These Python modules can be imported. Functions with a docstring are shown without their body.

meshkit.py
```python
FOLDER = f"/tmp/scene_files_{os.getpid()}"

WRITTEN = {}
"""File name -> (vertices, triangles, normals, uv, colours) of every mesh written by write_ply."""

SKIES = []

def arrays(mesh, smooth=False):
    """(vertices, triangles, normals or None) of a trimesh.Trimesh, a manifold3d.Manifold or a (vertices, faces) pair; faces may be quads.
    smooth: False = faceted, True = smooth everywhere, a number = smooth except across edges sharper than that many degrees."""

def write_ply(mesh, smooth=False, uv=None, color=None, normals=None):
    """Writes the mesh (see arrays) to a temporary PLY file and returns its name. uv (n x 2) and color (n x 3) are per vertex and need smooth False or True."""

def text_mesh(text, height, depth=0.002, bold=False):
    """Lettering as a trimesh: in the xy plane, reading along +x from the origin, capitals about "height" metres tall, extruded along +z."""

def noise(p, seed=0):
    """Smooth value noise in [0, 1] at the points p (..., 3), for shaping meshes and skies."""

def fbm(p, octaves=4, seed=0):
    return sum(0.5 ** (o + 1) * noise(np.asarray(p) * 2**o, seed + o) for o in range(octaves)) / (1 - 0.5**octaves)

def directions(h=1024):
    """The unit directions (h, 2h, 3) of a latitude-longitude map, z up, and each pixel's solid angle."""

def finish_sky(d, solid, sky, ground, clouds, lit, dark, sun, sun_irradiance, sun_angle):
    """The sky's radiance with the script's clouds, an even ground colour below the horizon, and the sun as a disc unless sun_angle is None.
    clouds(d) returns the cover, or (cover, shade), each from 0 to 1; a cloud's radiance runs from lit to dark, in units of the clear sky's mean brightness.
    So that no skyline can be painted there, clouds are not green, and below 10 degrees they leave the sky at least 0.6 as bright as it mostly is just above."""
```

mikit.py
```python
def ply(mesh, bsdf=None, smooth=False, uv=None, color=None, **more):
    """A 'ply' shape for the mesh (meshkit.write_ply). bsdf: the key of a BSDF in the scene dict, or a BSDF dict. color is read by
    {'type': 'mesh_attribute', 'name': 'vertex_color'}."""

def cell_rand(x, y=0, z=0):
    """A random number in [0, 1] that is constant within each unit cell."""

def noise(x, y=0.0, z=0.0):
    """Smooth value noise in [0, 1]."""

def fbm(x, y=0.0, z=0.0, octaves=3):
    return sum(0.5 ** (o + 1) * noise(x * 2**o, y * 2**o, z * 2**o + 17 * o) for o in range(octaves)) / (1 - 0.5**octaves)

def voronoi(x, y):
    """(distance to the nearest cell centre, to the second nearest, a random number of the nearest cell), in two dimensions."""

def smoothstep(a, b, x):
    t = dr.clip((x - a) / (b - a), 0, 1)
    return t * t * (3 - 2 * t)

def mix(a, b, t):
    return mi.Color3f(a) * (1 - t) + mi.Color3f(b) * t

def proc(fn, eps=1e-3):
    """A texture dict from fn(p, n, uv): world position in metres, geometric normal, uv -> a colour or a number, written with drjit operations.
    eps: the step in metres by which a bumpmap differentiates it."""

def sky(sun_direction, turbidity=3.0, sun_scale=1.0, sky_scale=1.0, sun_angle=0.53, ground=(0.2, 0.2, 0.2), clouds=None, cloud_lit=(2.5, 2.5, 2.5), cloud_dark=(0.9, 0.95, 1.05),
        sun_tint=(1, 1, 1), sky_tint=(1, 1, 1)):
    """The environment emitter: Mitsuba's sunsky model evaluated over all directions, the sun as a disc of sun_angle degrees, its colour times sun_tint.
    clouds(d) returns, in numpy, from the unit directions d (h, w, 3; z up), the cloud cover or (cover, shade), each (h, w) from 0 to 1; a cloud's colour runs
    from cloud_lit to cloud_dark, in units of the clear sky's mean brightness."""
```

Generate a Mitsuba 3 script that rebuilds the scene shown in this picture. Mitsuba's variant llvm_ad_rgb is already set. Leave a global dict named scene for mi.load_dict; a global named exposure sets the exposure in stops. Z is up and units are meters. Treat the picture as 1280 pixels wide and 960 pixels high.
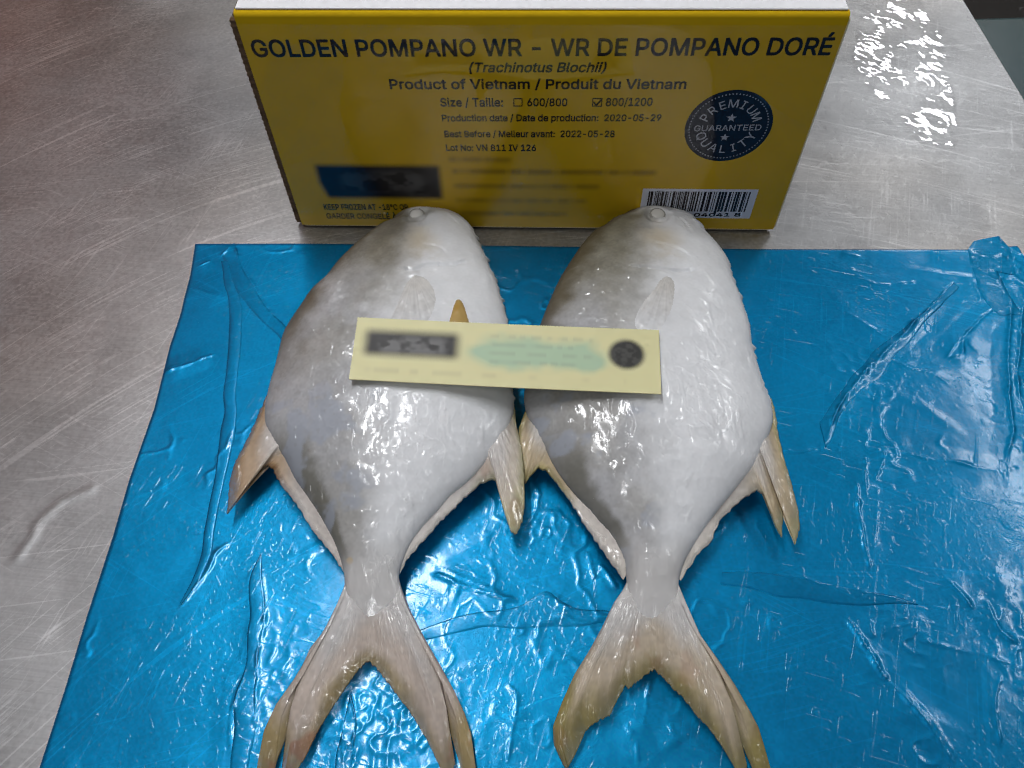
import json, math
import numpy as np, trimesh, shapely
import drjit as dr
import mitsuba as mi
import mikit, meshkit
from mikit import ply, proc, noise, fbm, voronoi, smoothstep, mix, cell_rand
from scipy.interpolate import LinearNDInterpolator, NearestNDInterpolator
from scipy.spatial import Delaunay
T = mi.ScalarTransform4f
scene, labels = {}, {}

# ---------------------------------------------------------------- camera, lamps, exposure
exposure = 0.76
PITCH, ROLL, EYE = math.radians(56.2565), math.radians(-1.6484), np.array([0, 0, .45])
fwd = np.array([0, math.cos(PITCH), -math.sin(PITCH)])
upv = np.cross([1, 0, 0], fwd)
upv = -math.sin(ROLL) * np.array([1., 0, 0]) + math.cos(ROLL) * upv
scene['camera'] = {'type': 'perspective', 'fov': 2 * math.degrees(math.atan(640 / 985)), 'fov_axis': 'x', 'near_clip': .01, 'far_clip': 30.,
                   'to_world': T().look_at(origin=EYE.tolist(), target=(EYE + fwd).tolist(), up=upv.tolist())}


def box(lo, hi):
    m = trimesh.creation.box(np.subtract(hi, lo)); m.apply_translation((np.add(lo, hi)) / 2); return m


def rbox(lo, hi, r, seg=3):
    """A box with its edges rounded."""
    import manifold3d as m3
    lo, hi = np.array(lo, float), np.array(hi, float)
    r = min(r, *((hi - lo) / 2 * .98))
    pts = []
    for s in np.ndindex(2, 2, 2):
        c = np.where(np.array(s) == 0, lo + r, hi - r)
        for a in np.linspace(0, 2 * np.pi, 4 * seg, endpoint=False):
            for b in np.linspace(-np.pi / 2, np.pi / 2, 2 * seg + 1):
                pts.append(c + r * np.array([math.cos(a) * math.cos(b), math.sin(a) * math.cos(b), math.sin(b)]))
    m = m3.Manifold.hull_points(np.array(pts)).to_mesh()
    return trimesh.Trimesh(m.vert_properties[:, :3], m.tri_verts)


def lamp(key, x0, x1, y0, y1, z, power, label):
    scene[key + '__housing'] = ply(rbox([x0 - .03, y0 - .03, z + .004], [x1 + .03, y1 + .03, z + .07], .01), 'white_paint')
    m = trimesh.Trimesh([[x0, y0, z], [x1, y0, z], [x1, y1, z], [x0, y1, z]], [[0, 2, 1], [0, 3, 2]])
    scene[key + '__diffuser'] = ply(m, 'white_paint', emitter={'type': 'area', 'radiance': {'type': 'rgb', 'value': [power * .975, power * .99, power * 1.01]}})
    labels[key] = {'label': label, 'category': 'ceiling lamp'}


lamp('ceiling_lamp', -.375, -.285, .22, 1.25, 1.55, 34., 'long narrow ceiling lamp hung right over the fish')
lamp('ceiling_lamp_001', 1.50, 1.68, 2.0, 3.1, 1.52, 16., 'long white ceiling lamp further back over the right side of the room')

lamp('ceiling_lamp_002', -1.72, -1.46, 1.9, 3.1, 1.52, 10., 'unseen lamp added over the back left to brighten the steel there')  # added lamp, lifts the steel at the upper left

lamp('ceiling_lamp_003', -.36, -.30, -1.35, -.30, 1.55, 20., 'unseen narrow lamp added behind the viewer to brighten the carton front')  # added fill behind the viewer, brightens the front of the carton

lamp('ceiling_lamp_004', 1.40, 1.47, .25, 1.45, 1.55, 20., 'unseen narrow lamp added right of the table to light the crates and film creases')  # unseen lamp put in to light the crates and streak the right film

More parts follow.
